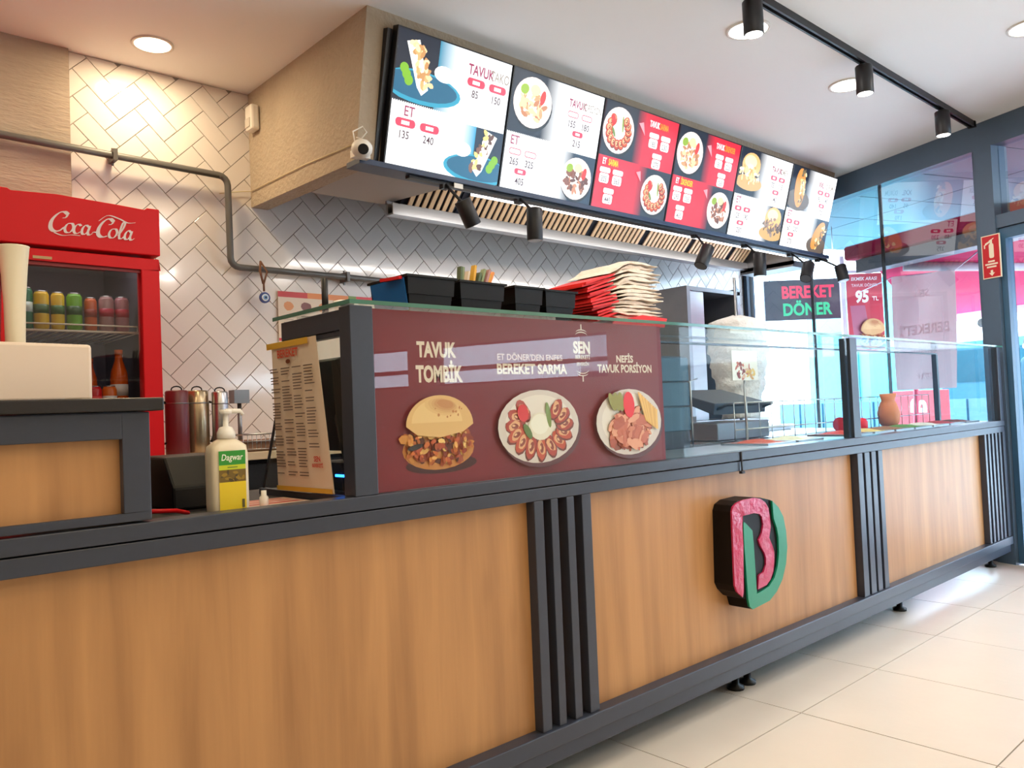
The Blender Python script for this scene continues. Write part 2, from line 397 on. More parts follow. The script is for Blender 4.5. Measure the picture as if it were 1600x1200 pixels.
# bulkhead: side cheek, sloping front, soffit
def slope_y(z): return 2.875+(2.745-2.875)*(z-2.14)/(CZ-2.14)
XR = 5.86
mb = MB()
mb.prism([(1.77, slope_y(2.14), 2.14), (1.77, YB, 2.165), (1.77, YB, CZ), (1.77, slope_y(CZ), CZ)], (.09, 0, 0))
mb.prism([(1.86, slope_y(2.14), 2.14), (1.86, slope_y(2.14)+.08, 2.14), (1.86, slope_y(CZ)+.08, CZ), (1.86, slope_y(CZ), CZ)], (XR-1.86, 0, 0))
struct('bulkhead', mb, PLASTER, 'beige plaster bulkhead that carries the menu screens')
mb = MB(); mb.prism([(1.86, 2.9, 2.15), (2.37, 2.9, 2.15), (2.26, 3.43, 2.15), (1.86, 3.43, 2.15)], (0, 0, .03)); struct('trim_2', mb, mat('soffit_board', c(170, 164, 160), .7), 'grey soffit board under the bulkhead')
mb = MB(); mb.box(2.3, XR, 2.96, YB, 2.60, 2.64); struct('trim_3', mb, BLACKM)

# glazed side wall
fr = MB()
wbox(fr, -5.3, 2.44, 2.59, CZ, -.03, .08)                       # head
wbox(fr, -.035, .085, 0, 2.59, -.04, .1)                          # post by the counter end
wbox(fr, .085, .125, 0, 2.59, 0, .06)                            # stile
wbox(fr, .085, 2.44, 0, .12, -.02, .06)
wbox(fr, 2.38, 2.44, 0, 2.59, -.02, .06)
struct('wall_right', fr, FRAME_W, 'blue-grey framed shopfront wall', .002)
for n, (a, b) in enumerate(((.125, .888), (.894, 1.62), (1.626, 2.38))):
    fr = MB(); wbox(fr, b if n < 2 else b-.004, b+.006, .12, 2.59, .01, .04)
    w = struct('window_%d' % (n+5), fr, BLACKM)
    mb = MB(); wbox(mb, a, b, .12, 2.59, .02, .03); obj('pane', mb, GLASSW, w)
# transom light + doors on the customer side
fr = MB(); wbox(fr, -2.2, -.035, 2.07, 2.15, -.03, .08); wbox(fr, -1.06, -.98, 2.15, 2.59, -.02, .06); wbox(fr, -2.2, -2.12, 0, 2.59, -.03, .08)
w = struct('window_1', fr, FRAME_W, 'fixed light over the shop door')
mb = MB(); wbox(mb, -2.12, -.035, 2.15, 2.59, .02, .03); obj('pane', mb, GLASSW, w)
mb = MB(); RIB = ((-4.9, -4.45), (-4.15, -2.6)); wbox(mb, -5.3, -2.2, 0, 1.30, -.02, .1); wbox(mb, -5.3, -2.2, 1.64, 2.59, -.02, .1)
for a, b in ((-5.3, -4.9), (-4.45, -4.15), (-2.6, -2.2)): wbox(mb, a, b, 1.30, 1.64, -.02, .1)
struct('wall_entrance', mb, WALLP)
for n, (a, b) in enumerate(RIB):
    mb = MB(); wbox(mb, a, b, 1.42, 1.455, .0, .05); wbox(mb, a, b, 1.30, 1.315, .0, .05); wbox(mb, a, b, 1.625, 1.64, .0, .05)
    w = struct('window_%d' % (n+2), mb, FRAME_W)
    mb = MB(); wbox(mb, a, b, 1.315, 1.625, .02, .03); obj('pane', mb, GLASSW, w)
for n, (a, b) in enumerate(((-.98, -.037), (-2.115, -1.06))):
    fr = MB()
    for q in ((a, a+.06, .01, 2.065), (b-.038, b, .01, 2.065)): wbox(fr, *q, -.015, .05)
    wbox(fr, a+.06, b-.038, .01, .1, -.015, .05); wbox(fr, a+.06, b-.038, 2.0, 2.065, -.015, .05)
    d = struct('door_%d' % (n+1), fr, mat('door_frame_blue_grey_%d' % n, c(64, 100, 128), .35), None, .002)
    mb = MB(); wbox(mb, a+.06, b-.038, .1, 2.0, .015, .022); obj('pane', mb, GLASSW, d)
    mb = MB(); p = W(a+.12, .8, -.05); mb.tube([W(a+.12, .8, -.01), W(a+.12, .8, -.06), W(a+.12, 1.3, -.06), W(a+.12, 1.3, -.01)], .012); obj('door_handle', mb, STEEL, d)

# ================================================================== SERVING COUNTER
CY = 1.605     # face of the metal frame
ct = thing('serving_counter', 'long dark-framed serving counter with oak panels and glass display case on top', 'counter', (3.0, 1.9, 0))
XE = 5.485; X0 = -1.1
mb = MB(); mb.box(X0, XE, CY, CY+.05, .815, .85); mb.box(X0, XE, CY-.003, CY+.05, .853, .885)   # top rail in two profiles
obj('top_rail', mb, FRAME, ct, .002)
mb = MB(); mb.box(X0, XE, CY-.012, CY+.05, .138, .185); obj('base_rail', mb, FRAME, ct, .003)
mb = MB(); mb.box(X0, XE, CY+.004, CY+.05, .088, .138); obj('plinth_rail', mb, FRAME, ct, .003)
for a, b in ((X0, 1.512), (1.775, 3.475), (3.745, 5.118)):
    mb = MB(); mb.box(a-.01, b+.01, CY+.03, CY+.045, .18, .82); obj('wood_panel', mb, WOOD, ct)
for a, b in ((1.52, 1.77), (3.48, 3.74), (5.12, XE-.03)):
    mb = MB(); mb.box(a, b, CY+.045, CY+.055, .18, .82); obj('slat_backing', mb, WOOD, ct)
SL = [(1.516, 1.551), (1.581, 1.609), (1.645, 1.675), (1.708, 1.747), (3.490, 3.540), (3.560, 3.611), (3.630, 3.676), (3.700, 3.745),
      (5.120, 5.150), (5.182, 5.213), (5.245, 5.276), (5.308, 5.339), (5.371, 5.402), (5.44, XE)]
for a, b in SL:
    mb = MB(); mb.box(a, b, CY-.002, CY+.04, .185, .815); obj('slat', mb, FRAME, ct, .002)
for x in (.5, 1.35, 2.60, 2.68, 4.07, 5.40):
    mb = MB(); mb.lathe((x, 1.70, 0), [(.032, 0), (.032, .012), (.014, .02), (.014, .09)], 12); obj('foot', mb, BLACK, ct)
mb = MB(); mb.box(X0, XE, CY+.05, 2.28, .835, .865); obj('worktop', mb, BLACKM, ct)
mb = MB(); mb.box(X0, XE, 2.2, 2.22, .1, .835); mb.box(X0, X0+.02, CY+.05, 2.2, .1, .835); obj('back_board', mb, FRAME_D, ct)
# case: posts, top frame, glass
for a, b in ((.958, 1.02), (3.478, 3.545), (5.43, XE)):
    mb = MB(); mb.box(a, b, CY, CY+.05, .885, 1.328); obj('post', mb, FRAME, ct, .002)
mb = MB()
mb.box(.962, 1.0, CY+.05, 1.96, 1.275, 1.3235); mb.box(.966, .99, CY+.05, 1.95, 1.262, 1.275); obj('side_top_rail', mb, FRAME, ct, .002)
mb = MB(); mb.box(1.02, XE, 1.965, 1.985, 1.314, 1.3235); obj('rear_top_rail', mb, FRAME, ct, .002)
for x in (5.44,):
    mb = MB(); mb.box(x, x+.03, 1.955, 1.985, .865, 1.314); obj('rear_post', mb, FRAME, ct, .002)
for a, b in ((1.02, 3.478), (3.545, 5.43)):
    mb = MB(); mb.box(a, b, CY+.008, CY+.014, .885, 1.33); obj('glass_pane', mb, GLASS, ct)
mb = MB(); mb.prism([(.975, CY+.05, .89), (.975, 2.13, .87), (.975, 1.95, 1.262), (.975, CY+.05, 1.262)], (.006, 0, 0)); obj('side_glass', mb, GLASS, ct)
mb = MB(); mb.tube([(.978, 2.13, .875), (.978, 1.95, 1.27)], .004, 6); mb.box(.965, .985, CY+.05, 2.13, .865, .882); obj('side_sill', mb, FRAME, ct)
mb = MB(); mb.box(.955, 5.50, CY-.008, 1.99, 1.331, 1.339); obj('top_glass', mb, GLASS, ct)
mb = MB(); mb.box(.953, 5.502, CY-.010, CY-.008, 1.330, 1.340); mb.box(.953, .955, CY-.008, 1.99, 1.330, 1.340); obj('top_glass_edge', mb, GLASSE, ct)
mb = MB(); mb.tube([(2.555, CY-.006, .815), (2.555, CY-.006, .885)], .003, 6); mb.box(2.545, 2.565, CY-.012, CY, .806, .815); obj('rail_joint', mb, FRAME_D, ct)
# printed graphic behind the front glass
DR = c(126, 6, 26)
pic = Pic(4e-5); pw, ph = 1.125, .44           # u from x=1.022, v from z=.886
pic.rect(0, 0, pw, ph, DR); pic.gradv(0, 0, pw, .10, c(136, 14, 34), DR)
LT = c(240, 214, 196)
def T(p_, t, x0, x1, z, size, col=LT, bold=.022):
    vs, _ = text_tris(t, 1, bold); w = max(v[0] for v in vs)-min(v[0] for v in vs)
    mnx = min(v[0] for v in vs); sx = (x1-x0)/(w*size); p_.text(t, x0-mnx*size*sx-1.022, z-.886, size, col, bold, sx)
T(pic, 'TAVUK', 1.158, 1.283, 1.213, .052, bold=.045); T(pic, 'TOMBİK', 1.153, 1.302, 1.150, .056, bold=.045)
T(pic, 'ET DÖNER\'DEN ENFES', 1.424, 1.677, 1.2075, .024, c(222, 180, 166)); T(pic, 'BEREKET SARMA', 1.421, 1.694, 1.170, .038, bold=.04)
T(pic, 'NEFİS', 1.918, 2.0, 1.206, .030, bold=.035); T(pic, 'TAVUK PORSİYON', 1.828, 2.092, 1.174, .034, bold=.035)
T(pic, 'SEN', 1.724, 1.798, 1.232, .048, bold=.045); T(pic, 'BEREKETİ', 1.732, 1.796, 1.214, .017, bold=.02); T(pic, 'SEVERSİN', 1.736, 1.790, 1.194, .014, bold=.02)
X = lambda x: x-1.022
Z = lambda z: z-.886
for zz, sg in ((1.283, 1), (1.182, -1)):
    for q in (0, .010):
        P = []
        for k in range(9): a = k/8*math.pi; P.append((X(1.7615)+(.027-q*.3)*math.cos(a), Z(zz)+sg*((.013-q*.3)*math.sin(a)+q)))
        for k in range(8, -1, -1): a = k/8*math.pi; P.append((X(1.7615)+(.027-q*.3)*math.cos(a), Z(zz)+sg*((.010-q*.3)*math.sin(a)+q)))
        pic.poly(P, LT)
pic.rect(X(1.759), Z(1.302), X(1.764), Z(1.318), LT); pic.rect(X(1.759), Z(1.146), X(1.764), Z(1.162), LT)
MEATS = [c(176, 70, 24), c(205, 104, 40), c(150, 50, 20), c(222, 140, 60), c(190, 84, 34), c(232, 168, 88)]
def bun(p, cu, cv, w, h, dim=1):
    sh = lambda q: tuple(v*dim for v in q[:3])+(1,)
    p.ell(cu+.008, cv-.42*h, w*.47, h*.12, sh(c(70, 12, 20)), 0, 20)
    p.ell(cu, cv-.22*h, w*.47, h*.27, sh(c(214, 132, 62)), 0, 22)
    p.bits(cu, cv-.13*h, w*.45, h*.25, 120, [sh(q) for q in MEATS+[c(96, 34, 14)]], w*.075, .5); p.bits(cu, cv-.14*h, w*.44, h*.24, 110, [sh(q) for q in MEATS+[c(240, 190, 110)]], w*.035, .6)
    p.ell(cu-.33*w, cv-.17*h, w*.10, h*.035, sh(c(40, 26, 20)), .2)
    P = [(cu+w*.44*math.cos(a), cv+h*.10+h*.40*math.sin(a)) for a in [math.pi*k/20 for k in range(21)]]+[(cu-w*.3, cv-h*.02), (cu, cv-h*.06), (cu+w*.3, cv+h*.0)]
    p.poly(P, sh(c(222, 176, 112)))
    P = [(cu-.04*w+w*.33*math.cos(a), cv+h*.14+h*.31*math.sin(a)) for a in [math.pi*k/20 for k in range(21)]]
    p.poly(P, sh(c(232, 192, 128)))
    [p.ell(cu+(.02+.01*q)*w, cv+(.34+.008*q)*h, w*(.26-.03*q), h*(.13-.015*q), sh(tuple(c(232, 192, 128)[i]*(1-q/6)+c(186, 116, 58)[i]*q/6 for i in range(3))), -.15, 18, .04) for q in range(1, 6)]
    p.bits(cu+.1*w, cv+.3*h, w*.2, h*.1, 10, [sh(c(188, 122, 62))], w*.015, .8)
def plate(p, cu, cv, ru, rv, kind, dim=1):
    sh = lambda q: tuple(min(1, v*dim) for v in q[:3])+(1,)
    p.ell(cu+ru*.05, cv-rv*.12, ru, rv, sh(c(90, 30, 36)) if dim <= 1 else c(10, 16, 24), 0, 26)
    p.ell(cu, cv, ru, rv, sh(c(222, 208, 200)), 0, 28); p.ell(cu, cv+rv*.04, ru*.84, rv*.82, sh(c(238, 226, 216)), 0, 26)
    if kind == 'sarma':
        n = 13
        for k in range(n):
            a = R(130+280*k/(n-1)); x = cu+ru*.62*math.cos(a); y = cv+rv*.60*math.sin(a)
            p.ell(x, y-rv*.03, ru*.23, rv*.20, sh(c(112, 34, 16)), a, 12, .06); p.ell(x, y, ru*.21, rv*.18, sh(random.choice([c(176, 54, 28), c(196, 74, 36)])), a, 12, .06); p.ell(x, y+rv*.02, ru*.14, rv*.12, sh(c(232, 172, 122)), a+.4, 10, .1); p.ell(x+ru*.01, y+rv*.01, ru*.09, rv*.075, sh(c(140, 52, 26)), a, 8, .12); p.ell(x-ru*.02, y+rv*.02, ru*.04, rv*.03, sh(c(236, 190, 140)), a, 7)
        p.ell(cu, cv+rv*.0, ru*.30, rv*.38, sh(c(236, 226, 206)), 0, 18); p.ell(cu-.02*ru, cv+.06*rv, ru*.22, rv*.28, sh(c(246, 240, 224)), 0, 16)
        p.ell(cu-ru*.42, cv+rv*.38, ru*.13, rv*.24, sh(c(220, 30, 30)), .3, 12); p.ell(cu+ru*.2, cv+rv*.3, ru*.06, rv*.36, sh(c(120, 140, 60)), .15, 12)
        p.ell(cu-ru*.32, cv-rv*.12, ru*.07, rv*.24, sh(c(96, 120, 50)), .6, 12)
    elif kind == 'porsiyon':
        p.bits(cu-.02*ru, cv-rv*.2, ru*.64, rv*.52, 80, [sh(q) for q in (c(168, 84, 56), c(150, 72, 46))], ru*.17, .5); p.bits(cu-.02*ru, cv-rv*.18, ru*.62, rv*.5, 80, [sh(q) for q in (c(206, 130, 96), c(190, 104, 70), c(222, 158, 122), c(176, 92, 60))], ru*.16, .45)
        for k, (dx, rot) in enumerate(((-.55, .5), (-.42, .35), (-.3, .2))): p.ell(cu+dx*ru, cv+rv*.62, ru*.085, rv*.3, sh(c(142, 140, 56)), rot, 12)
        p.ell(cu-.06*ru, cv+rv*.52, ru*.17, rv*.4, sh(c(224, 34, 34)), .1, 14)
        for k in range(12): p.poly([(cu+ru*(.22+.05*k), cv+rv*(.9-.05*k)), (cu+ru*(.28+.05*k), cv+rv*(.9-.05*k)), (cu+ru*(.5+.03*k), cv-rv*.05*k/2), (cu+ru*(.44+.03*k), cv-rv*.05*k/2)], sh(random.choice([c(230, 190, 100), c(214, 168, 82)])))
    else:
        pal = [c(120, 70, 52), c(150, 92, 66), c(90, 52, 42), c(178, 120, 90)] if kind == 'et' else [c(196, 140, 96), c(226, 186, 140), c(170, 108, 70)]
        p.bits(cu, cv-rv*.12, ru*.66, rv*.58, 42, [sh(q) for q in pal], ru*.17, .5)
        p.ell(cu-ru*.5, cv+rv*.45, ru*.22, rv*.2, sh(c(130, 160, 40)), .4, 12); p.ell(cu+ru*.48, cv+rv*.3, ru*.14, rv*.3, sh(c(226, 40, 36)), -.2, 12)
        p.ell(cu+ru*.05, cv+rv*.52, ru*.26, rv*.22, sh(c(244, 222, 150)), 0, 12)
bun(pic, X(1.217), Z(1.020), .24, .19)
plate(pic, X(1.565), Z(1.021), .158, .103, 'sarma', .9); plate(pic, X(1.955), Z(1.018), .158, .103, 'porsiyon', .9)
pic.build('printed_graphic', PRINT, (1.022, CY+.022, .886), (1, 0, 0), (0, 0, 1), (0, -1, 0), ct, label='dark red printed panel with food plates and lettering behind the front glass')
mb = MB(); mb.box(1.022, 2.147, CY+.0225, CY+.026, .886, 1.326); obj('graphic_backing', mb, BLACK, ct)
# inside deck
mb = MB(); mb.box(1.02, 5.43, CY+.05, 1.955, .868, .885); obj('case_deck', mb, STEEL, ct)

# raised block at the left end
rc = thing('raised_counter_block', 'raised left end of the counter with black top and framed oak panel', 'counter', (-.3, 1.8, .865))
mb = MB(); mb.box(X0, .512, CY, CY+.04, .889, .905); mb.box(.462, .512, CY, CY+.04, .905, 1.095); mb.box(X0, .462, CY, CY+.04, 1.045, 1.095); obj('frame', mb, FRAME, rc, .002)
mb = MB(); mb.box(X0, .464, CY+.02, CY+.035, .9, 1.05); obj('wood_panel', mb, WOOD, rc)
mb = MB(); mb.box(.48, .508, CY+.04, 2.1, .87, 1.095); obj('side_board', mb, FRAME, rc)
mb = MB(); mb.box(X0, .535, CY-.015, 2.12, 1.097, 1.122); obj('top_board', mb, mat('black_top_laminate', c(26, 24, 28), .35), rc, .003)

# letter sign on the counter front
BODY = [(2.409, .687), (2.421, .708), (2.457, .720), (2.551, .723), (2.604, .716), (2.674, .700), (2.711, .67), (2.742, .631), (2.757, .575), (2.759, .515), (2.745, .458), (2.713, .404), (2.67, .368), (2.617, .344), (2.504, .335), (2.484, .342), (2.471, .376), (2.447, .385), (2.414, .412), (2.399, .436)]
PINK = [(2.406, .687), (2.413, .703), (2.436, .714), (2.477, .721), (2.551, .721), (2.593, .713), (2.624, .697), (2.644, .674), (2.65, .642), (2.654, .606), (2.639, .567), (2.658, .536), (2.669, .511), (2.666, .476), (2.655, .443), (2.635, .418), (2.606, .402), (2.547, .397), (2.556, .442), (2.565, .447), (2.589, .451), (2.608, .474), (2.61, .497), (2.601, .518), (2.577, .547), (2.568, .569), (2.592, .591), (2.603, .618), (2.597, .648), (2.582, .66), (2.545, .667), (2.472, .666), (2.466, .625), (2.467, .569), (2.454, .404), (2.447, .388), (2.414, .412), (2.401, .436), (2.404, .633)]
GREEN = [(2.471, .645), (2.481, .642), (2.526, .608), (2.53, .56), (2.535, .384), (2.573, .388), (2.617, .395), (2.658, .419), (2.684, .456), (2.698, .506), (2.7, .559), (2.692, .595), (2.673, .633), (2.669, .698), (2.711, .67), (2.742, .631), (2.757, .575), (2.759, .515), (2.745, .458), (2.713, .404), (2.67, .368), (2.617, .344), (2.504, .335), (2.484, .349), (2.477, .378), (2.469, .568)]
ls = thing('letter_sign', 'raised black letter emblem with pink and green faces on the middle oak panel', 'sign', (2.58, 1.60, .335))
mb = MB(); mb.prism([(x, 1.559, z) for x, z in BODY], (0, .076, 0)); obj('letter_body', mb, mat('sign_black_side', c(14, 10, 12), .5, spec=.2), ls, .002)
mb = MB(); mb.prism([(x, 1.553, z) for x, z in PINK], (0, .0065, 0)); obj('pink_letter_face', mb, mat('pink_crinkled_film', c(184, 34, 82), .25, noise=.2, nscale=14, bump=.8, bscale=22), ls, label='crinkled pink letter face')
mb = MB(); mb.prism([(x, 1.551, z) for x, z in GREEN], (0, .0075, 0)); obj('green_letter_face', mb, mat('green_film', c(10, 134, 98), .35, noise=.08, nscale=8), ls, label='green letter face')

# ================================================================== MENU SCREENS
SB = Vector((0, 2.842, 2.135)); ST = Vector((0, 2.690, 2.688)); SV = (ST-SB).normalized(); SH = (ST-SB).length
SNn = Vector((1, 0, 0)).cross(SV); SNn = SNn if SNn.y < 0 else -SNn
WHT = c(255, 255, 255); TEAL = c(30, 150, 190); DK = c(24, 44, 66); DKB = c(16, 26, 44); RD = c(216, 24, 52); YEL = c(255, 196, 30); CY_ = c(150, 226, 250)
def wrap(p, cu, cv, w, h, flip=1, dim=1.2, meat='t'):
    sh = lambda q: tuple(v*dim for v in q[:3])+(1,)
    p.ell(cu, cv-h*.35, w*.95, h*.28, c(40, 150, 180), 0, 24); p.ell(cu, cv-h*.33, w*.86, h*.23, c(18, 92, 124), 0, 24)
    p.ell(cu+flip*w*.50, cv-h*.02, w*.24, h*.14, sh(c(250, 250, 246)), 0, 16)
    p.poly([(cu-flip*w*.42, cv+h*.34), (cu-flip*w*.14, cv+h*.42), (cu+flip*w*.16, cv-h*.36), (cu+flip*w*.02, cv-h*.48), (cu-flip*w*.1, cv-h*.36)], sh(c(248, 246, 236)))
    pal = [c(226, 190, 140), c(206, 156, 100), c(240, 214, 160), c(180, 130, 80)] if meat == 't' else [c(120, 84, 70), c(92, 62, 54), c(228, 204, 120), c(236, 226, 206)]
    for k in range(34):
        t = random.random(); x = cu+flip*w*(-.20+.34*t+random.uniform(-.12, .12)); y = cv+h*(.40-.80*t)
        p.ell(x, y, w*.085, h*.045, sh(random.choice(pal)), random.uniform(0, 3), 7, .15)
    for k in range(3): p.ell(cu-flip*w*(.42-.06*k), cv-h*(.1+.09*k), w*.10, h*.09, c(120, 176, 40), .5*k, 12)
def sandwich(p, cu, cv, w, h, rot, dim=1.1):
    sh = lambda q: tuple(v*dim for v in q[:3])+(1,)
    p.ell(cu, cv-h*.30, w*.5, h*.26, sh(c(96, 84, 74)), 0, 20); p.ell(cu, cv, w*.22, h*.48, sh(c(216, 140, 66)), rot, 18)
    co, si = math.cos(rot), math.sin(rot)
    for k in range(30):
        a = random.uniform(-.42, .42)*h; b = random.uniform(.02, .2)*w; p.ell(cu+b*co-a*si, cv+b*si+a*co, w*.055, h*.035, sh(random.choice([c(240, 224, 170), c(176, 140, 90), c(110, 96, 70), c(220, 190, 130)])), random.uniform(0, 3), 7)
def smallbun(p, cu, cv, w, h, dark, dim=1.1):
    sh = lambda q: tuple(v*dim for v in q[:3])+(1,)
    p.ell(cu, cv-h*.32, w*.62, h*.22, sh(c(196, 156, 96)), 0, 20)
    p.ell(cu, cv+h*.18, w*.42, h*.34, sh(c(232, 176, 110)), 0, 20); p.ell(cu-.05*w, cv+h*.27, w*.28, h*.18, sh(c(246, 216, 170)), 0, 16)
    p.bits(cu, cv-h*.08, w*.46, h*.26, 46, [sh(q) for q in ((c(120, 100, 90), c(90, 76, 70), c(150, 126, 110)) if dark else (c(232, 208, 140), c(196, 150, 86), c(240, 228, 186)))], w*.075, .55)
def pill(p, u, v, w, h, col, inner, ol=False):
    p.rrect(u, v, u+w, v+h, h*.45, col)
    if ol: p.rrect(u+.004, v+.004, u+w-.004, v+h-.004, h*.35, WHT)
    else: p.rect(u+w*.3, v+h*.28, u+w*.7, v+h*.72, inner)
NUM = c(70, 40, 50)
def white_screen(p, w, h, kind, top_t, top_t2, tp, bp):
    mid = h*.48
    p.rect(0, 0, w, h, WHT)
    # upper half: dark picture at left fading into white
    p.rect(0, mid, w*.34, h, DKB); p.grad(w*.34, mid, w*.56, h, c(40, 130, 160) if kind == 'wrap' else DKB, WHT)
    # lower half: picture at right
    p.rect(w*.74, 0, w, mid*.92, DK); p.grad(w*.56, 0, w*.74, mid*.92, WHT, TEAL if kind == 'wrap' else DK)
    for k in range(28): p.rect(w*.5*k/28, mid-.003, w*.5*(k+.5)/28, mid+.004, WHT)
    if kind == 'wrap': wrap(p, w*.22, h*.77, w*.36, h*.44, 1); wrap(p, w*.80, h*.25, w*.34, h*.42, -1, 1.1, 'e')
    if kind == 'plate': plate(p, w*.22, h*.76, w*.20, h*.21, 'tavuk', 1.25); plate(p, w*.80, h*.22, w*.18, h*.19, 'et', 1.2)
    if kind == 'bun': smallbun(p, w*.21, h*.76, w*.40, h*.40, False); smallbun(p, w*.80, h*.24, w*.38, h*.38, True)
    if kind == 'long': sandwich(p, w*.20, h*.75, w*.5, h*.5, .12); sandwich(p, w*.80, h*.23, w*.46, h*.44, -.6)
    n = .118 if kind == 'wrap' else .10; p.text(top_t, w*.60, h*.83, .062 if kind == 'wrap' else .052, c(150, 44, 84), .025, .74)
    p.text(top_t2, w*.60+n, h*.83, .060 if kind == 'wrap' else .050, c(150, 138, 128), .012, .70 if len(top_t2) < 6 else .56)
    p.text('ET', w*.10 if kind == 'wrap' else w*.04, h*.385, .06, c(150, 44, 84), .012, .85)
    ys = ((tp, w*.60, h*.74, 0), (bp, w*.04, h*.30, 1))
    for vals, u0, v0, lo in ys:
        for k, t in enumerate(vals[:2]):
            ww = .104 if kind == 'wrap' else .078; u = u0+k*(ww+.024); pill(p, u, v0, ww, .036 if kind == 'wrap' else .030, c(222, 60, 88), WHT, kind == 'plate'); p.text(t, u+ww/2, v0-.047, .046, NUM, .012, .85, 0, 'CENTER')
        if len(vals) > 2: pill(p, u0+.05, v0-.088, .078, .028, c(222, 60, 88), WHT); p.text(vals[2], u0+.09, v0-.136, .046, NUM, .012, .85, 0, 'CENTER')
def red_screen(p, w, h, t2, tp, bp, kind):
    mid = h*.5
    p.rect(0, 0, w, h, RD); p.rect(0, mid, w*.42, h, DKB); p.grad(w*.42, mid, w*.56, h, DKB, RD)
    p.rect(w*.66, 0, w, mid*.98, DKB); p.grad(w*.52, 0, w*.66, mid*.98, RD, DKB)
    plate(p, w*.20, h*.755, w*.20, h*.215, 'sarma' if kind == 0 else 'tavuk', 1.15); plate(p, w*.80, h*.245, w*.19, h*.20, 'sarma' if kind == 0 else 'et', 1.1)
    p.poly([(w*.44, h*.88), (w*.50, h*.90), (w*.54, h*.78)], c(240, 150, 160)); p.poly([(w*.50, h*.42), (w*.56, h*.44), (w*.58, h*.34)], c(240, 150, 160))
    p.text('TAVUK', w*.585, h*.885, .046, WHT, .03, .58); p.text(t2, w*.585+.092, h*.885, .046, c(240, 150, 40), .03, .52)
    p.text('ET', w*.05, h*.42, .046, WHT, .03, .6); p.text(t2, w*.05+.048, h*.42, .046, YEL, .03, .55)
    for vals, u0, v0 in ((tp, w*.60, h*.76), (bp, w*.03, h*.32)):
        for k, t in enumerate(vals):
            u = u0+(k % 2)*.105+(.052 if k == 2 else 0); v = v0-(.105 if k == 2 else 0)
            p.rrect(u, v+.012, u+.085, v+.040, .010, c(255, 236, 236)); p.text('-----', u+.042, v+.018, .018, RD, 0, 1, 0, 'CENTER')
            p.rrect(u+.004, v-.042, u+.080, v+.008, .012, WHT); p.text(t, u+.042, v-.034, .040, NUM, .01, .78, 0, 'CENTER')
xs = [1.882, 2.533, 3.186, 3.836, 4.489, 5.142, 5.79]
SPEC = [('w', 'wrap', 'TAVUK', ' TAKO', ('85', '150'), ('135', '240')), ('w', 'plate', 'TAVUK', 'PORSİYON', ('155', '180', '215'), ('265', '325', '405')),
        ('r', 0, 'SARMA', ('185', '230', '275'), ('305', '365', '445')), ('r', 1, 'İSKENDER', ('185', '225', '265'), ('295', '355', '435')),
        ('w', 'bun', 'TAVUK', 'TOMBİK', ('75', '115', '140'), ('125', '190', '230')), ('w', 'long', 'XXL', ' DÜRÜM', ('95', '140', '170'), ('160', '230', '275'))]
SLAB = ['leftmost menu screen, white with a wrap on a teal plate', 'second menu screen from the left, white with plated chicken and salad', 'third menu screen, red with rolled sarma plates priced 305 365 445',
        'fourth menu screen, red with oval plates priced 295 355 435', 'fifth menu screen, white with round bun sandwiches', 'rightmost menu screen, white with long bread sandwiches']
for i, sp in enumerate(SPEC):
    a, b = xs[i]+.003, xs[i+1]-.003; w = b-a
    t = thing('menu_screen', SLAB[i], 'screen', (a+w/2, SB.y, SB.z), 'row of lit menu screens above the counter')
    mb = MB(); O = Vector((a, SB.y, SB.z))
    mb.obox(O+Vector((w/2, 0, 0))+SV*SH/2-SNn*.022, (1, 0, 0), SV, SNn, w/2, SH/2, .02); obj('screen_housing', mb, SCREENBG, t, .002)
    p = Pic(); m_ = .007
    if sp[0] == 'w': white_screen(p, w-2*m_, SH-2*m_, sp[1], sp[2], sp[3], sp[4], sp[5])
    else: red_screen(p, w-2*m_, SH-2*m_, sp[2], sp[3], sp[4], sp[1])
    # trim anything outside the display
    p.v = [(min(max(q[0], 0), w-2*m_), min(max(q[1], 0), SH-2*m_), q[2]) for q in p.v]
    p.build('display', SCREEN, O+Vector((m_, 0, 0))+SV*m_, (1, 0, 0), SV, SNn, t, 0)
t = thing('screen_shelf', 'dark blue metal ledge running under the menu screens', 'shelf', (3.8, 2.83, 2.105))
mb = MB(); mb.box(1.74, 5.80, 2.795, 2.90, 2.108, 2.132); obj('ledge', mb, mat('navy_metal', c(32, 52, 84), .4), t, .002)
mb = MB(); mb.obox((1.868, SB.y-.012, SB.z+SH*.48), (1, 0, 0), SV, SNn, .012, SH*.5, .028); obj('end_cheek', mb, SCREENBG, t)

# ================================================================== KITCHEN FITTINGS
# extraction hood
hd = thing('extractor_hood', 'stainless extraction hood with slatted baffle filters behind the menu screens', 'hood', (3.9, 3.2, 2.06))
mb = MB(); mb.box(2.24, 5.50, 3.35, 3.37, 2.072, 2.135); mb.box(2.24, 5.50, 3.31, 3.35, 2.072, 2.08); mb.box(2.24, 5.50, 3.305, 3.312, 2.072, 2.130); obj('grease_channel', mb, STEEL, hd, .001)
mb = MB(); mb.prism([(5.50, 3.37, 2.06), (5.50, 2.93, 2.06), (5.50, 2.93, 2.5), (5.50, 3.37, 2.5)], (.02, 0, 0)); obj('end_panel', mb, STEELD, hd)
mb = MB(); mb.box(2.24, 5.52, 3.355, 3.37, 2.13, 2.60); mb.box(2.24, 5.52, 2.93, 3.37, 2.55, 2.60); obj('hood_shell', mb, STEELD, hd)
mb = MB(); mb.hexa([(5.50, 3.37, 2.045), (5.72, 3.37, 2.045), (5.72, 2.93, 2.045), (5.50, 2.93, 2.045), (5.50, 3.37, 2.09), (5.72, 3.37, 2.09), (5.72, 2.93, 2.09), (5.50, 2.93, 2.09)]); obj('end_shelf', mb, STEELD, hd)
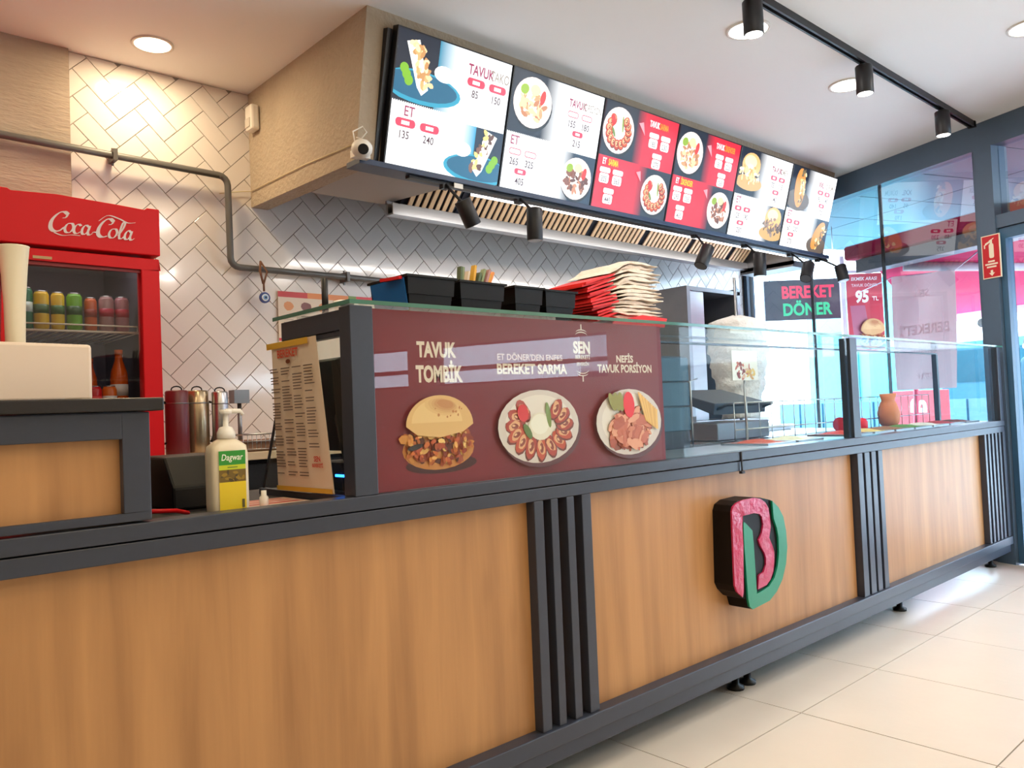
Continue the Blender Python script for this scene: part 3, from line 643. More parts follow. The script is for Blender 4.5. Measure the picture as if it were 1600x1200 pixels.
fa = Vector((0, 3.325, 2.115)); fb = Vector((0, 2.96, 2.50)); fd = (fb-fa); fl = fd.length; fd = fd.normalized(); fn = Vector((0, -fd.z, fd.y)); fn = fn if fn.y < 0 else -fn
BR = mat('filter_baffle_bronze', c(214, 182, 146), .35, .25, noise=.25, nscale=9); NAVY = mat('filter_gap_dark', c(24, 30, 44), .5)
x = 2.30; n = 0
while x < 5.45:
    w = .50 if n else .34; w = min(w, 5.47-x)
    fl_o = []
    mb = MB(); mb.obox(Vector((x+w/2, 0, 0))+fa+fd*fl/2-fn*.02, (1, 0, 0), fd, fn, w/2, fl/2, .004); fp = obj('filter', mb, NAVY, hd)
    k = 0; sx_ = x+.045
    while sx_ < x+w-.02:
        mb = MB(); mb.obox(Vector((sx_, 0, 0))+fa+fd*fl/2, (1, 0, 0), fd, fn, .0125, fl/2-.012, .0035); obj('baffle', mb, BR, fp); sx_ += .043
    x += w+.012; n += 1

# unseen light strip added at the hood's front edge to brighten the back wall
mb = MB(); mb.box(2.45, 5.45, 2.925, 2.945, 2.112, 2.13); wl = obj('added_light_strip', mb, EMS, hd, label='slim white light strip added to brighten the tiled wall')
ld = bpy.data.lights.new('added_strip_lamp', 'AREA'); ld.shape = 'RECTANGLE'; ld.size = 3.0; ld.size_y = .03; ld.energy = 6.5; ld.color = (1, .93, .86)
lo = bpy.data.objects.new('lamp', ld); COL.objects.link(lo); lo.parent = hd; lo.location = Vector((3.95, 2.96, 2.105))-ORG[hd.name]; lo.rotation_euler = (R(58), 0, 0)

# grey pipe
pz = 1.838
mb = MB(); path = [(-1.0, 3.84, 2.318), (.66, 3.84, 2.305), (1.58, 3.84, 2.288)]
for k in range(5): a = R(90-90*k/4); path.append((1.58+.045*math.cos(a)+.0, 3.84, 2.243+.045*math.sin(a)))
path.append((1.628, 3.84, 1.89))
for k in range(5): a = R(180+90*k/4); path.append((1.673+.045*math.cos(a), 3.84, 1.883+.045*math.sin(a)))
path += [(2.3, 3.84, pz), (3.3, 3.84, 1.83), (4.3, 3.84, 1.82)]
pt = thing('wall_pipe', 'dark grey pipe bending down and along the tiled wall', 'pipe', (1.6, 3.84, 1.83))
mb.tube(path, .0165, 12); obj('pipe_run', mb, PIPE, pt)
for (x, z, v) in ((1.10, 2.297, 1), (2.28, 1.838, 1), (.2, 2.309, 1), (3.4, 1.829, 1)):
    mb = MB(); mb.box(x-.009, x+.009, 3.815, 3.9, z-.026, z+.026); mb.box(x-.004, x+.004, 3.86, 3.868, z-.04, z+.04); obj('clip', mb, PIPE, pt)
# evil-eye charm
ey = thing('hanging_charm', 'blue glass bead charm hanging on a cord from the wall pipe', 'ornament', (1.785, 3.82, 1.66))
mb = MB(); mb.tube([(1.775, 3.82, 1.875), (1.762, 3.80, 1.82), (1.783, 3.812, 1.76)], .006, 6); mb.tube([(1.775, 3.82, 1.875), (1.80, 3.80, 1.82), (1.785, 3.812, 1.76), (1.787, 3.815, 1.722)], .005, 6); obj('cord', mb, mat('brown_cord', c(120, 80, 56), .8), ey)
for n_, r_k, yy, cl in (('bead', .028, 0, c(40, 60, 130)), ('bead_ring', .018, -.005, c(220, 228, 236)), ('bead_ring', .011, -.008, c(110, 160, 214)), ('pupil', .005, -.010, c(16, 20, 40))):
    mb = MB(); mb.tube([(1.79, 3.822+yy, 1.690), (1.79, 3.812+yy, 1.690)], r_k, 18); obj(n_, mb, mat('glass_'+n_, cl, .15), ey)
# poster on the wall
po = thing('wall_poster', 'paper chart with red and orange header taped to the tiled wall', 'poster', (2.3, 3.885, 1.40))
mb = MB(); mb.box(1.895, 2.75, 3.886, 3.889, 1.36, 1.742); obj('sheet', mb, mat('poster_paper', c(226, 206, 184), .6), po)
p = Pic(); w_ = .855
p.rect(0, .352, .17, .382, c(196, 40, 40)); p.rect(.17, .352, .42, .382, c(222, 130, 60)); p.rect(.42, .352, .47, .382, c(110, 140, 60)); p.rect(.47, .352, w_, .382, c(204, 36, 48)); p.rect(0, .12, .2, .135, c(204, 36, 48))
for k in range(8):
    u = .03+k*.1; p.ell(u+.03, .305, .03, .025, random.choice([c(210, 176, 140), c(216, 140, 80), c(120, 60, 50), c(196, 140, 90)]), 0, 10, .1)
    for j in range(6): p.rect(u, .25-.018*j, u+.055, .256-.018*j, c(170, 150, 134))
p.build('chart_print', PRINT, (1.895, 3.886, 1.36), (1, 0, 0), (0, 0, 1), (0, -1, 0), po, .0005)
# alarm sensor + cctv
sn = thing('alarm_sensor', 'small white motion sensor in the corner by the bulkhead', 'sensor', (1.757, 3.80, 2.55))
mb = MB(); mb.box(1.722, 1.768, 3.76, 3.84, 2.53, 2.66); obj('sensor_case', mb, WHITEP, sn, .012)
mb = MB(); mb.box(1.716, 1.724, 3.775, 3.825, 2.545, 2.59); obj('lens', mb, mat('milky_lens', c(214, 206, 196), .3), sn, .002)
cc = thing('security_camera', 'round white security camera on the lower corner of the bulkhead', 'camera', (1.725, 2.76, 2.11))
cp = Vector((1.715, 2.735, 2.145))
mb = MB(); mb.blob(cp, .043, .043, .038, 18, 10); obj('dome', mb, WHITEP, cc)
mb = MB(); dv = (CAM+Vector((.5, 0, 0))-cp).normalized(); mb.tube([cp+dv*.028, cp+dv*.047], .021, 16); obj('lens', mb, BLACK, cc)
mb = MB(); mb.tube([cp+Vector((-.02, .02, .03)), cp+Vector((-.02, .03, .075)), cp+Vector((.02, .02, .10)), cp+Vector((.045, .03, .085)), cp+Vector((.03, .05, .06)), cp+Vector((.02, .07, .07))], .003, 6); mb.box(1.70, 1.77, 2.76, 2.80, 2.12, 2.15); obj('cable', mb, WHITEP, cc)
# thin wire down the bulkhead side
mb = MB(); mb.tube([(1.764, 2.85, 2.21), (1.764, 3.3, 2.235), (1.764, 3.88, 2.245), (1.70, 3.885, 2.235), (1.60, 3.885, 2.21)], .0025, 6); o = obj('thin_cable', mb, mat('cream_cable', c(214, 200, 160), .5)); tag(o, 'thin cream cable running along the bulkhead side', 'cable')

# spots hanging under the screens
def can_spot(name, label, top, axis, length, rad, group, cat='spotlight', stem=None, lit=False, coln=NEUT, power=0):
    top = Vector(top); axis = Vector(axis).normalized()
    t = thing(name, label, cat, tuple(stem if stem else top), group)
    mb = MB(); mb.tube([top, top+axis*.004, top+axis*(length-.003), top+axis*length], [rad*.93, rad, rad, rad*.96], 20); obj('can', mb, BLACKM, t)
    if stem:
        mb = MB(); s_ = Vector(stem); mb.tube([s_, s_.lerp(top, .4)+Vector((0, 0, -.004)), top+axis*.02], .007, 8); mb.box(s_.x-.018, s_.x+.018, s_.y-.014, s_.y+.014, s_.z-.03, s_.z); obj('bracket', mb, BLACKM, t)
    end = top+axis*length
    mb = MB(); mb.tube([end-axis*.002, end+axis*.0008], rad*.86, 18)
    obj('lens', mb, LENS_ON if lit else LENS_OFF, t)
    if lit:
        ld = bpy.data.lights.new('spot_lamp', 'SPOT'); ld.energy = power*LAMP_K; ld.color = coln; ld.spot_size = R(75); ld.spot_blend = .8; ld.shadow_soft_size = rad*.8
        lo = bpy.data.objects.new('lamp', ld); COL.objects.link(lo); lo.parent = t; lo.location = end+axis*.004-ORG[t.name]
        lo.rotation_euler = axis.to_track_quat('-Z', 'Y').to_euler()
    return t
LENS_ON = mat('lit_lens', c(255, 250, 240), .4, emit=(1, .95, .88, 1), es=9); LENS_OFF = mat('dull_lens', c(110, 112, 116), .2)
G1 = 'spotlights hung under the menu screens'
for top, ax, L_, r_k, stx, lab in (
    ((2.212, 2.72, 2.005), (.46, -.03, -.88), .12, .038, 2.20, 'black can spotlight tilted to the right, first under the menu screens'),
    ((2.655, 2.72, 2.03), (-.03, 0, -1), .155, .038, 2.655, 'black can spotlight pointing straight down, second under the menu screens'),
    ((4.10, 2.72, 2.0), (-.5, .1, -.86), .14, .040, 4.12, 'black can spotlight tilted to the left under the fourth menu screen'),
    ((4.68, 2.72, 2.02), (-.05, 0, -1), .15, .040, 4.68, 'black can spotlight hanging below the joint of the last two menu screens'),
    ((5.33, 2.72, 2.01), (-.6, -.1, -.8), .14, .042, 5.27, 'black can spotlight in front of the lit letter board, tilted left'),
    ((5.72, 2.68, 2.03), (-.05, -.2, -.95), .12, .042, 5.68, 'black can spotlight at the right end, past the letter board')):
    can_spot('hanging_spotlight', lab, top, ax, L_, r_k, G1, stem=(stx, 2.83, 2.107))
mb = MB(); mb.box(2.0, 5.82, 2.815, 2.845, 2.095, 2.108); o = obj('lower_lamp_rail', mb, BLACKM); tag(o, 'slim black lamp rail under the menu screen ledge', 'rail')
mb = MB(); mb.box(2.235, 2.285, 2.80, 2.803, 2.085, 2.107); o = obj('small_tag', mb, WHITEP); tag(o, 'tiny white tag under the second menu screen', 'tag')

# ceiling track
tr = thing('ceiling_track', 'long black lighting track on the ceiling', 'track', (3.0, 1.69, CZ))
mb = MB(); mb.box(-1.0, 5.50, 1.672, 1.682, CZ-.034, CZ); mb.box(-1.0, 5.50, 1.698, 1.708, CZ-.034, CZ); mb.box(-1.0, 5.50, 1.682, 1.698, CZ-.014, CZ); obj('track_profile', mb, BLACKM, tr)
mb = MB(); mb.box(5.49, 5.515, 1.668, 1.712, CZ-.037, CZ); obj('end_cap', mb, BLACK, tr)
G2 = 'lit can spotlights on the ceiling track'
for x, lab in ((2.95, 'lit black can spotlight on the ceiling track, cut by the top of the photo'), (3.98, 'middle lit black can spotlight on the ceiling track'), (5.01, 'lit black can spotlight on the ceiling track nearest the glass wall'), (1.9, 'lit black can spotlight on the ceiling track above the counter, out of frame')):
    can_spot('track_spotlight', lab, (x, 1.69, CZ-.045), (.01, 0, -1), .140, .041, G2, stem=(x, 1.69, CZ-.02), lit=True, power=26)

# recessed downlights
EM_W = mat('lit_diffuser_warm', c(255, 240, 214), .5, emit=(1, .84, .60, 1), es=7); EM_N = mat('lit_diffuser_neutral', c(255, 250, 240), .5, emit=(1, .96, .90, 1), es=7)
def downlight(x, y, r, label, warm, power):
    t = thing('downlight', label, 'ceiling light', (x, y, CZ), 'round recessed ceiling lights')
    mb = MB(); n = 28; vs = []; fs = []
    for k in range(n):
        a = 2*math.pi*k/n
        for rr, zz in ((r, 0), (r, -.006), (r-.012, -.007), (r-.013, -.001)): vs.append((x+rr*math.cos(a), y+rr*math.sin(a), CZ+zz))
    for k in range(n):
        for j in range(3): fs.append((k*4+j, ((k+1) % n)*4+j, ((k+1) % n)*4+j+1, k*4+j+1))
    mb.add(vs, fs, True); obj('trim_ring', mb, WHITEP, t)
    mb = MB(); mb.lathe((x, y, CZ-.005), [(r-.013, .004), (r-.013, .0)], 28); obj('diffuser', mb, EM_W if warm else EM_N, t)
    ld = bpy.data.lights.new('disk_lamp', 'AREA'); ld.shape = 'DISK'; ld.size = 2*(r-.02); ld.energy = power*LAMP_K; ld.color = WARM if warm else NEUT
    lo = bpy.data.objects.new('lamp', ld); COL.objects.link(lo); lo.parent = t; lo.location = (0, 0, -.012)
downlight(1.205, 3.61, .088, 'round recessed ceiling light above the drinks fridge', True, 16)
downlight(3.245, 1.885, .098, 'round recessed ceiling light beside the first track spotlight', False, 15)
downlight(4.262, 1.90, .098, 'round recessed ceiling light behind the middle track spotlight', False, 15)
downlight(4.30, 1.05, .098, 'round recessed ceiling light at the right edge of the photo', False, 15)
for x, y, wm in ((.2, 3.4, True), (1.15, 1.88, True), (.1, 1.0, True), (1.2, .6, True), (2.3, .9, False), (3.25, .2, False), (1.2, -1.2, True), (3.2, -1.4, False), (-.8, 0, True), (4.2, -.6, False)):  # further lights added out of view to light the room
    downlight(x, y, .098, 'added round recessed ceiling light out of view, to light the room', wm, 10 if y > .3 and x < 2 else 16 if y > .3 else 30)

# drinks fridge
fx0, fx1, fy = .515, 1.072, 3.2
fg = thing('drinks_fridge', 'tall red glass-door drinks fridge with white script on its header', 'fridge', ((fx0+fx1)/2, 3.5, 0))
mb = MB(); mb.box(fx0+.01, fx1-.01, fy+.06, fy+.095, .1, 1.90); mb.box(fx0+.01, fx0+.04, fy+.06, 3.82, .1, 1.90); mb.box(fx1-.04, fx1-.01, fy+.06, 3.82, .1, 1.90); mb.box(fx0+.01, fx1-.01, 3.79, 3.82, .1, 1.90); mb.box(fx0+.01, fx1-.01, fy+.06, 3.82, .1, .14); mb.box(fx0+.01, fx1-.01, fy+.06, 3.82, 1.75, 1.90)
# open front of the cabinet: rebuild without the front slab over the glass
mb.v = mb.v[8:]; mb.f = [tuple(i-8 for i in q) for q in mb.f[6:]]; mb.sm = mb.sm[6:]
obj('cabinet', mb, RED, fg)
mb = MB(); P = [(fx0-.0, fy, 1.722), (fx1+.0, fy, 1.722), (fx1, fy, 1.905), (fx1-.045, fy, 1.905), (fx1-.055, fy, 1.897), (fx1-.15, fy, 1.903), (fx0+.2, fy, 1.912), (fx0+.06, fy, 1.905), (fx0+.05, fy, 1.912), (fx0, fy, 1.912)]
mb.prism([(a, b-.015, z) for a, b, z in P], (0, .10, 0)); obj('header_panel', mb, RED, fg, .004)
mb = MB(); mb.box(fx0, fx1, fy, fy+.055, 1.67, 1.712); mb.box(fx0, fx0+.068, fy, fy+.055, .12, 1.67); mb.box(fx1-.068, fx1, fy, fy+.055, .12, 1.67); mb.box(fx0, fx1, fy, fy+.055, .12, .32); dr = obj('door', mb, RED, fg, .004)
mb = MB(); mb.box(fx0+.06, fx1-.06, fy+.02, fy+.024, .32, 1.67); obj('door_glass', mb, glass_mat('fridge_glass', (.86, .86, .88, 1), 1.2), dr)
mb = MB(); mb.box(fx0+.064, fx1-.064, fy+.012, fy+.018, 1.655, 1.672); obj('display_strip', mb, mat('dark_red_strip', c(150, 20, 30), .4), dr)
mb = MB(); mb.box(.64, .70, fy-.002, fy+.002, 1.675, 1.685); obj('rating_badge', mb, mat('cream_badge', c(206, 170, 120), .5), dr)
mb = MB(); mb.box(fx0+.04, fx1-.04, 3.775, 3.788, .14, 1.75); mb.box(fx0+.042, fx0+.046, fy+.07, 3.775, .14, 1.75); mb.box(fx1-.046, fx1-.042, fy+.07, 3.775, .14, 1.75); obj('back_liner', mb, mat('dark_grey_liner', c(96, 94, 104), .6), fg)
for z in (1.43, 1.11, .78, .45):
    mb = MB(); mb.tube([(fx0+.05, fy+.09, z), (fx1-.05, fy+.09, z)], .005, 6); mb.tube([(fx0+.05, fy+.09, z+.025), (fx1-.06, fy+.09, z+.025), (fx1-.06, fy+.09, z)], .003, 6)
    for k in range(14): x = fx0+.06+k*.034; mb.tube([(x, fy+.09, z), (x, 3.77, z)], .0022, 4)
    obj('wire_shelf', mb, CREAM, fg)
ld = bpy.data.lights.new('fridge_fill_lamp', 'AREA'); ld.shape = 'RECTANGLE'; ld.size = .4; ld.size_y = .05; ld.energy = .55; ld.color = (1, .96, .9)  # lamp added inside the cabinet to brighten the drinks
lo = bpy.data.objects.new('lamp', ld); COL.objects.link(lo); lo.parent = fg; lo.location = Vector((.79, 3.30, 1.74))-ORG[fg.name]; lo.rotation_euler = (R(20), 0, 0)
# script lettering on the header: broad-nib pen strokes
def nib(p, pts, w, col, u0, v0, sc, slant=.0):
    pts = [Vector((a+slant*b, b)) for a, b in pts]; out = []
    for i in range(len(pts)-1):   # Catmull-Rom
        p0 = pts[max(i-1, 0)]; p1 = pts[i]; p2 = pts[i+1]; p3 = pts[min(i+2, len(pts)-1)]
        for k in range(6):
            t = k/6; out.append(.5*((2*p1)+(p2-p0)*t+(2*p0-5*p1+4*p2-p3)*t*t+(3*p1-p0-3*p2+p3)*t**3))
    out.append(pts[-1]); d = Vector((.5, .25)).normalized()*w*.66; dn = Vector((-.2, .6)).normalized()*w*.16
    for a, b in zip(out[:-1], out[1:]):
        for e in (d, dn): p.poly([(u0+sc*(q.x), v0+sc*(q.y)) for q in (a-e, b-e, b+e, a+e)], col)
p = Pic(4e-6); SCN = [
 ([(1.05, 1.55), (.75, 1.72), (.35, 1.5), (0, .9), (0, .3), (.3, .02), (.7, .15), (1.0, .5)], .26), ([(1.05, 1.55), (.95, 1.25), (.75, 1.2)], .16),
 ([(1.45, .85), (1.15, .75), (1.02, .35), (1.15, .05), (1.45, .1), (1.62, .5), (1.5, .82), (1.3, .8)], .17),
 ([(2.15, .72), (1.95, .85), (1.72, .6), (1.7, .2), (1.9, .03), (2.2, .25)], .17),
 ([(2.75, .7), (2.5, .85), (2.3, .55), (2.3, .15), (2.5, .05), (2.72, .35), (2.8, .8)], .17), ([(2.8, .8), (2.72, .25), (2.85, .03), (3.05, .2)], .17),
 ([(3.05, .28), (3.2, .36), (3.35, .34)], .14),
 ([(4.5, 1.45), (4.2, 1.65), (3.8, 1.4), (3.5, .8), (3.5, .25), (3.8, 0), (4.2, .15)], .26), ([(4.5, 1.45), (4.4, 1.2), (4.2, 1.15)], .16),
 ([(.3, -.08), (.9, -.25), (1.6, -.12), (2.2, -.1)], .10),
 ([(3.4, 1.35), (4.0, 1.9), (4.9, 1.75), (5.6, 1.5), (6.2, 1.6)], .12),
 ([(4.75, .85), (4.45, .75), (4.32, .35), (4.45, .05), (4.75, .1), (4.92, .5), (4.8, .82), (4.6, .8)], .17),
 ([(5.05, .3), (5.35, 1.0), (5.42, 1.5), (5.25, 1.45), (5.12, .7), (5.15, .1), (5.35, .08), (5.5, .3)], .16),
 ([(6.0, .7), (5.78, .85), (5.58, .55), (5.58, .15), (5.78, .05), (5.98, .35), (6.05, .8)], .17), ([(6.05, .8), (5.98, .25), (6.1, .03), (6.3, .2)], .17)]
for pts, w in SCN: nib(p, pts, w, c(244, 224, 220), 0, 0, .0445, .18)
p.build('script_lettering', PRINT, (.692, fy-.016, 1.775), (1, 0, -.02), (0, 0, 1), (0, -1, 0), fg, .0006)

# drinks inside
def can(x, z, r, h, col, col2, label, cat='can', tx=None, y=3.33, name='drink_can', grp='drinks on the upper fridge shelf'):
    t = thing(name, label, cat, (x, y, z), grp)
    mb = MB(); mb.lathe((x, y, z), [(r*.8, 0), (r, .008), (r, h-.012), (r*.8, h-.001)], 16); obj('can_body', mb, mat('can_print', col, .3, noise=.1, nscale=30), t)
    mb = MB(); mb.lathe((x, y, z), [(r*1.012, h*.42), (r*1.012, h*.66)], 16); obj('label_band', mb, mat('band', col2, .35), t)
    mb = MB(); mb.lathe((x, y, z), [(r*.8, h-.001), (r*.78, h+.003)], 16); obj('lid', mb, STEEL, t)
    return t
UP_Z = 1.436
for x, r, h, a, b, lab in ((.640, .023, .150, c(20, 110, 70), c(220, 240, 230), 'green can with white lettering at the left of the fridge shelf'), (.690, .026, .140, c(230, 190, 30), c(60, 100, 50), 'first yellow can with dark band on the fridge shelf'), (.744, .023, .138, c(232, 196, 40), c(60, 110, 50), 'second yellow can with dark band, beside the lime green can'),
                           (.800, .027, .138, c(110, 180, 40), c(40, 90, 40), 'lime green can on the fridge shelf'), (.856, .022, .125, c(206, 96, 40), c(150, 50, 30), 'orange can on the fridge shelf'), (.912, .027, .134, c(170, 130, 130), c(180, 30, 60), 'pinkish can beside the orange can'), (.968, .026, .134, c(180, 120, 130), c(190, 30, 60), 'rightmost pinkish can on the fridge shelf')):
    can(x, UP_Z, r, h, a, b, lab)
def bottle(x, z, r, h, col, cap, label, y=3.34):
    t = thing('drink_bottle', label, 'bottle', (x, y, z), 'bottles on the lower fridge shelf')
    mb = MB(); mb.lathe((x, y, z), [(r*.85, 0), (r, .01), (r, h*.55), (r*.9, h*.66), (r*.45, h*.84), (r*.42, h*.92)], 16); obj('bottle_body', mb, mat('bottle_drink', col, .15, noise=.1, nscale=20), t)
    mb = MB(); mb.lathe((x, y, z), [(r*.48, h*.92), (r*.48, h)], 12); obj('cap', mb, mat('bottle_cap', cap, .4), t)
    mb = MB(); mb.lathe((x, y, z), [(r*1.01, h*.28), (r*1.01, h*.46)], 16); obj('label_band', mb, mat('bottle_label', c(230, 226, 220), .5), t)
LZ = 1.117
bottle(.955, LZ, .032, .25, c(224, 96, 20), c(230, 110, 40), 'tall orange drink bottle on the lower fridge shelf')
bottle(.868, LZ, .024, .22, c(210, 90, 30), c(220, 100, 40), 'slim orange drink bottle behind the red cans', 3.40)
bottle(.822, LZ, .022, .20, c(90, 40, 30), c(200, 20, 30), 'dark cola bottle at the left of the lower fridge shelf', 3.42)
for x, a, b, lab in ((.80, c(200, 20, 30), c(220, 60, 60), 'red can on the lower fridge shelf, left one'), (.855, c(206, 16, 30), c(226, 70, 70), 'red can on the lower fridge shelf, right one'), (.908, c(226, 110, 30), c(230, 230, 226), 'orange can with white band on the lower fridge shelf')):
    can(x, LZ, .026, .105, a, b, lab, y=3.30, grp='cans on the lower fridge shelf')

# back worktop along the tiled wall
bc = thing('back_worktop', 'back kitchen worktop with cream edge below the tiles', 'worktop', (3.2, 3.6, 0))
mb = MB(); mb.box(1.09, 4.3, 3.30, 3.885, .90, .935); obj('top_slab', mb, mat('cream_worktop', c(222, 196, 160), .4), bc, .003)
for k in range(5):
    a = 1.10+k*.64; mb = MB(); mb.box(a, a+.62, 3.36, 3.88, .1, .90); u = obj('cabinet_unit', mb, mat('dark_unit', c(36, 34, 38), .5), bc)
    mb = MB(); mb.box(a+.01, a+.61, 3.342, 3.36, .12, .88); d = obj('door', mb, BLACKM, u)
# thermos flasks
def flask(x, y, r, h, m_, label, handle=1, name='thermos_flask'):
    t = thing(name, label, 'flask', (x, y, .935), 'steel flasks on the back worktop')
    mb = MB(); mb.lathe((x, y, .935), [(r*.95, 0), (r, .01), (r, h*.78), (r*.97, h*.80), (r*.97, h*.98), (r*.85, h)], 22); obj('flask_body', mb, m_, t)
    mb = MB(); mb.lathe((x, y, .935), [(r*1.01, h*.79), (r*1.01, h*.81)], 22); obj('collar', mb, STEELD, t)
    if handle:
        s_ = -1 if handle < 0 else 1
        mb = MB(); mb.tube([(x+s_*r, y, .935+h*.82), (x+s_*(r+.03), y, .935+h*.80), (x+s_*(r+.035), y, .935+h*.45), (x+s_*(r+.01), y, .935+h*.18), (x+s_*r, y, .935+h*.2)], .006, 8); obj('handle', mb, BLACK, t)
    mb = MB(); P = [(x+.022*math.cos(a), y, .935+h+.004+.014*math.sin(a)) for a in [2*math.pi*k/12 for k in range(13)]]; mb.tube(P, .003, 6, caps=False); obj('ring', mb, BLACK, t)
flask(1.215, 3.46, .048, .275, mat('maroon_flask', c(110, 40, 48), .35), 'maroon flask beside the red fridge', -1)
flask(1.315, 3.50, .05, .275, mat('champagne_steel', c(180, 160, 130), .25, .8), 'champagne steel flask between two others', 1)
flask(1.40, 3.46, .035, .268, STEEL, 'slim grey steel flask behind the soap bottle', 0)
mb = MB(); mb.box(1.47, 1.54, 3.47, 3.53, 1.15, 1.21); mb.tube([(1.505, 3.5, .935), (1.505, 3.5, 1.15)], .01, 8); o = obj('tap_unit', mb, STEELD); tag(o, 'small grey dispenser head right of the steel flask', 'dispenser')
# wire basket with dishes
bk = thing('wire_basket', 'wire basket on the back worktop right of the soap bottle', 'basket', (1.58, 3.42, .935))
mb = MB()
for k in range(14): x = 1.44+k*.02; mb.tube([(x, 3.32, .945), (x, 3.32, 1.01)], .002, 4)
for z in (.945, .98, 1.01): mb.tube([(1.44, 3.32, z), (1.70, 3.32, z), (1.70, 3.50, z), (1.44, 3.50, z), (1.44, 3.32, z)], .003, 5)
obj('basket_wire', mb, STEEL, bk)
mb = MB(); mb.box(1.45, 1.69, 3.33, 3.49, .937, .985); obj('contents', mb, mat('brown_packets', c(150, 110, 84), .7, noise=.3, nscale=30), bk)

# black ticket printer/box behind the ledge, red strap
pr = thing('ticket_printer', 'black receipt printer behind the soap bottle', 'printer', (.72, 2.02, .866))
mb = MB(); mb.prism([(.66, 1.92, .866), (.66, 2.16, .866), (.66, 2.16, .99), (.66, 1.98, .99), (.66, 1.92, .92)], (.16, 0, 0)); obj('printer_case', mb, BLACK, pr, .006)
mb = MB(); mb.box(.68, .80, 1.955, 1.958, .885, .915); obj('paper_slot', mb, mat('slot_dark', c(60, 58, 62), .4), pr)
mb = MB(); mb.box(.56, .62, 2.0, 2.16, .866, .97); o = obj('cash_box', mb, mat('charcoal_box', c(50, 50, 56), .5), bevel=.004); tag(o, 'dark charcoal box between the raised block and the printer', 'box')
mb = MB(); mb.tube([(.52, 1.80, .885), (.56, 1.76, .888), (.61, 1.76, .884), (.65, 1.80, .872)], .005, 6); o = obj('red_strap', mb, RED); tag(o, 'thin red strap lying beside the soap bottle', 'strap')

# soap bottle
sp = thing('soap_bottle', 'large white pump soap bottle with green and yellow label', 'bottle', (.695, 1.69, .866))
mb = MB(); sx, sy = .695, 1.69
prof = [(.036, 0), (.040, .006), (.041, .03), (.041, .135), (.038, .152), (.026, .163), (.016, .168), (.016, .18)]
def rbox_lathe(mb, cx, cy, z0, prof, asp=.68, seg=28, e=.45):
    vs = []; fs = []
    for r, z in prof:
        for k in range(seg):
            a = 2*math.pi*k/seg; ca, sa = math.cos(a), math.sin(a)
            ee = e if r > .03 else 1
            x = math.copysign(abs(ca)**ee, ca)*r; y = math.copysign(abs(sa)**ee, sa)*r*(asp if r > .03 else asp+(1-asp)*(1-r/.03 if r < .03 else 0)*1.2)
            vs.append((cx+x, cy+y, z0+z))
    for i in range(len(prof)-1):
        for k in range(seg): fs.append((i*seg+k, i*seg+(k+1) % seg, (i+1)*seg+(k+1) % seg, (i+1)*seg+k))
    fs.append(tuple(range(seg))[::-1]); fs.append(tuple((len(prof)-1)*seg+k for k in range(seg))); mb.add(vs, fs, True)
rbox_lathe(mb, sx, sy, .866, prof); obj('bottle_body', mb, mat('milky_plastic', c(226, 214, 190), .35), sp)
mb = MB(); mb.lathe((sx, sy, 1.034), [(.019, 0), (.019, .012), (.013, .024), (.006, .026), (.006, .052), (.013, .053), (.013, .062)], 16); obj('pump', mb, WHITEP, sp)
mb = MB(); mb.tube([(sx, sy, 1.092), (sx+.032, sy-.002, 1.092), (sx+.038, sy-.002, 1.084)], [.006, .005, .004], 8); obj('nozzle', mb, WHITEP, sp)
p = Pic(); lw = .058
p.rect(0, .0, lw, .064, c(226, 196, 20)); p.rect(0, .064, lw, .090, c(110, 86, 20)); p.rect(0, .090, lw, .100, c(190, 200, 30)); p.rect(0, .100, lw, .130, c(40, 140, 40)); p.bits(lw/2, .077, .026, .010, 14, [c(150, 120, 30), c(70, 56, 20)], .006)
p.text('Dagwar', lw/2, .110, .019, c(236, 240, 220), .01, .78, .2, 'CENTER'); p.rect(.018, .094, .04, .096, c(90, 120, 30)); p.rect(lw-.010, .008, lw-.004, .026, c(90, 80, 30))
p.build('front_label', PRINT, (sx-.029, sy-.0288, .878), (1, 0, 0), (0, 0, 1), (0, -1, 0), sp, .0003)
mb = MB(); mb.lathe((.79, 1.72, .8665), [(.010, 0), (.010, .03), (.006, .034), (.006, .045)], 12); o = obj('small_bottle', mb, WHITEP); tag(o, 'tiny white dropper bottle right of the soap bottle', 'bottle')
fl = thing('flyer', 'red and white leaflet lying on the ledge below the case side', 'leaflet', (.86, 1.80, .866))
mb = MB(); mb.box(.74, .95, 1.665, 1.95, .8655, .868); obj('sheet', mb, mat('leaflet_paper', c(226, 196, 176), .5), fl)
p = Pic()
for k in range(6): p.rect(.01+random.uniform(0, .03), .02+k*.045, .19, .045+k*.045, random.choice([c(200, 60, 60), c(222, 120, 110), c(236, 220, 200)]))
p.build('leaflet_print', PRINT, (.745, 1.67, .868), (1, 0, 0), (0, 1, 0), (0, 0, 1), fl, .0003)

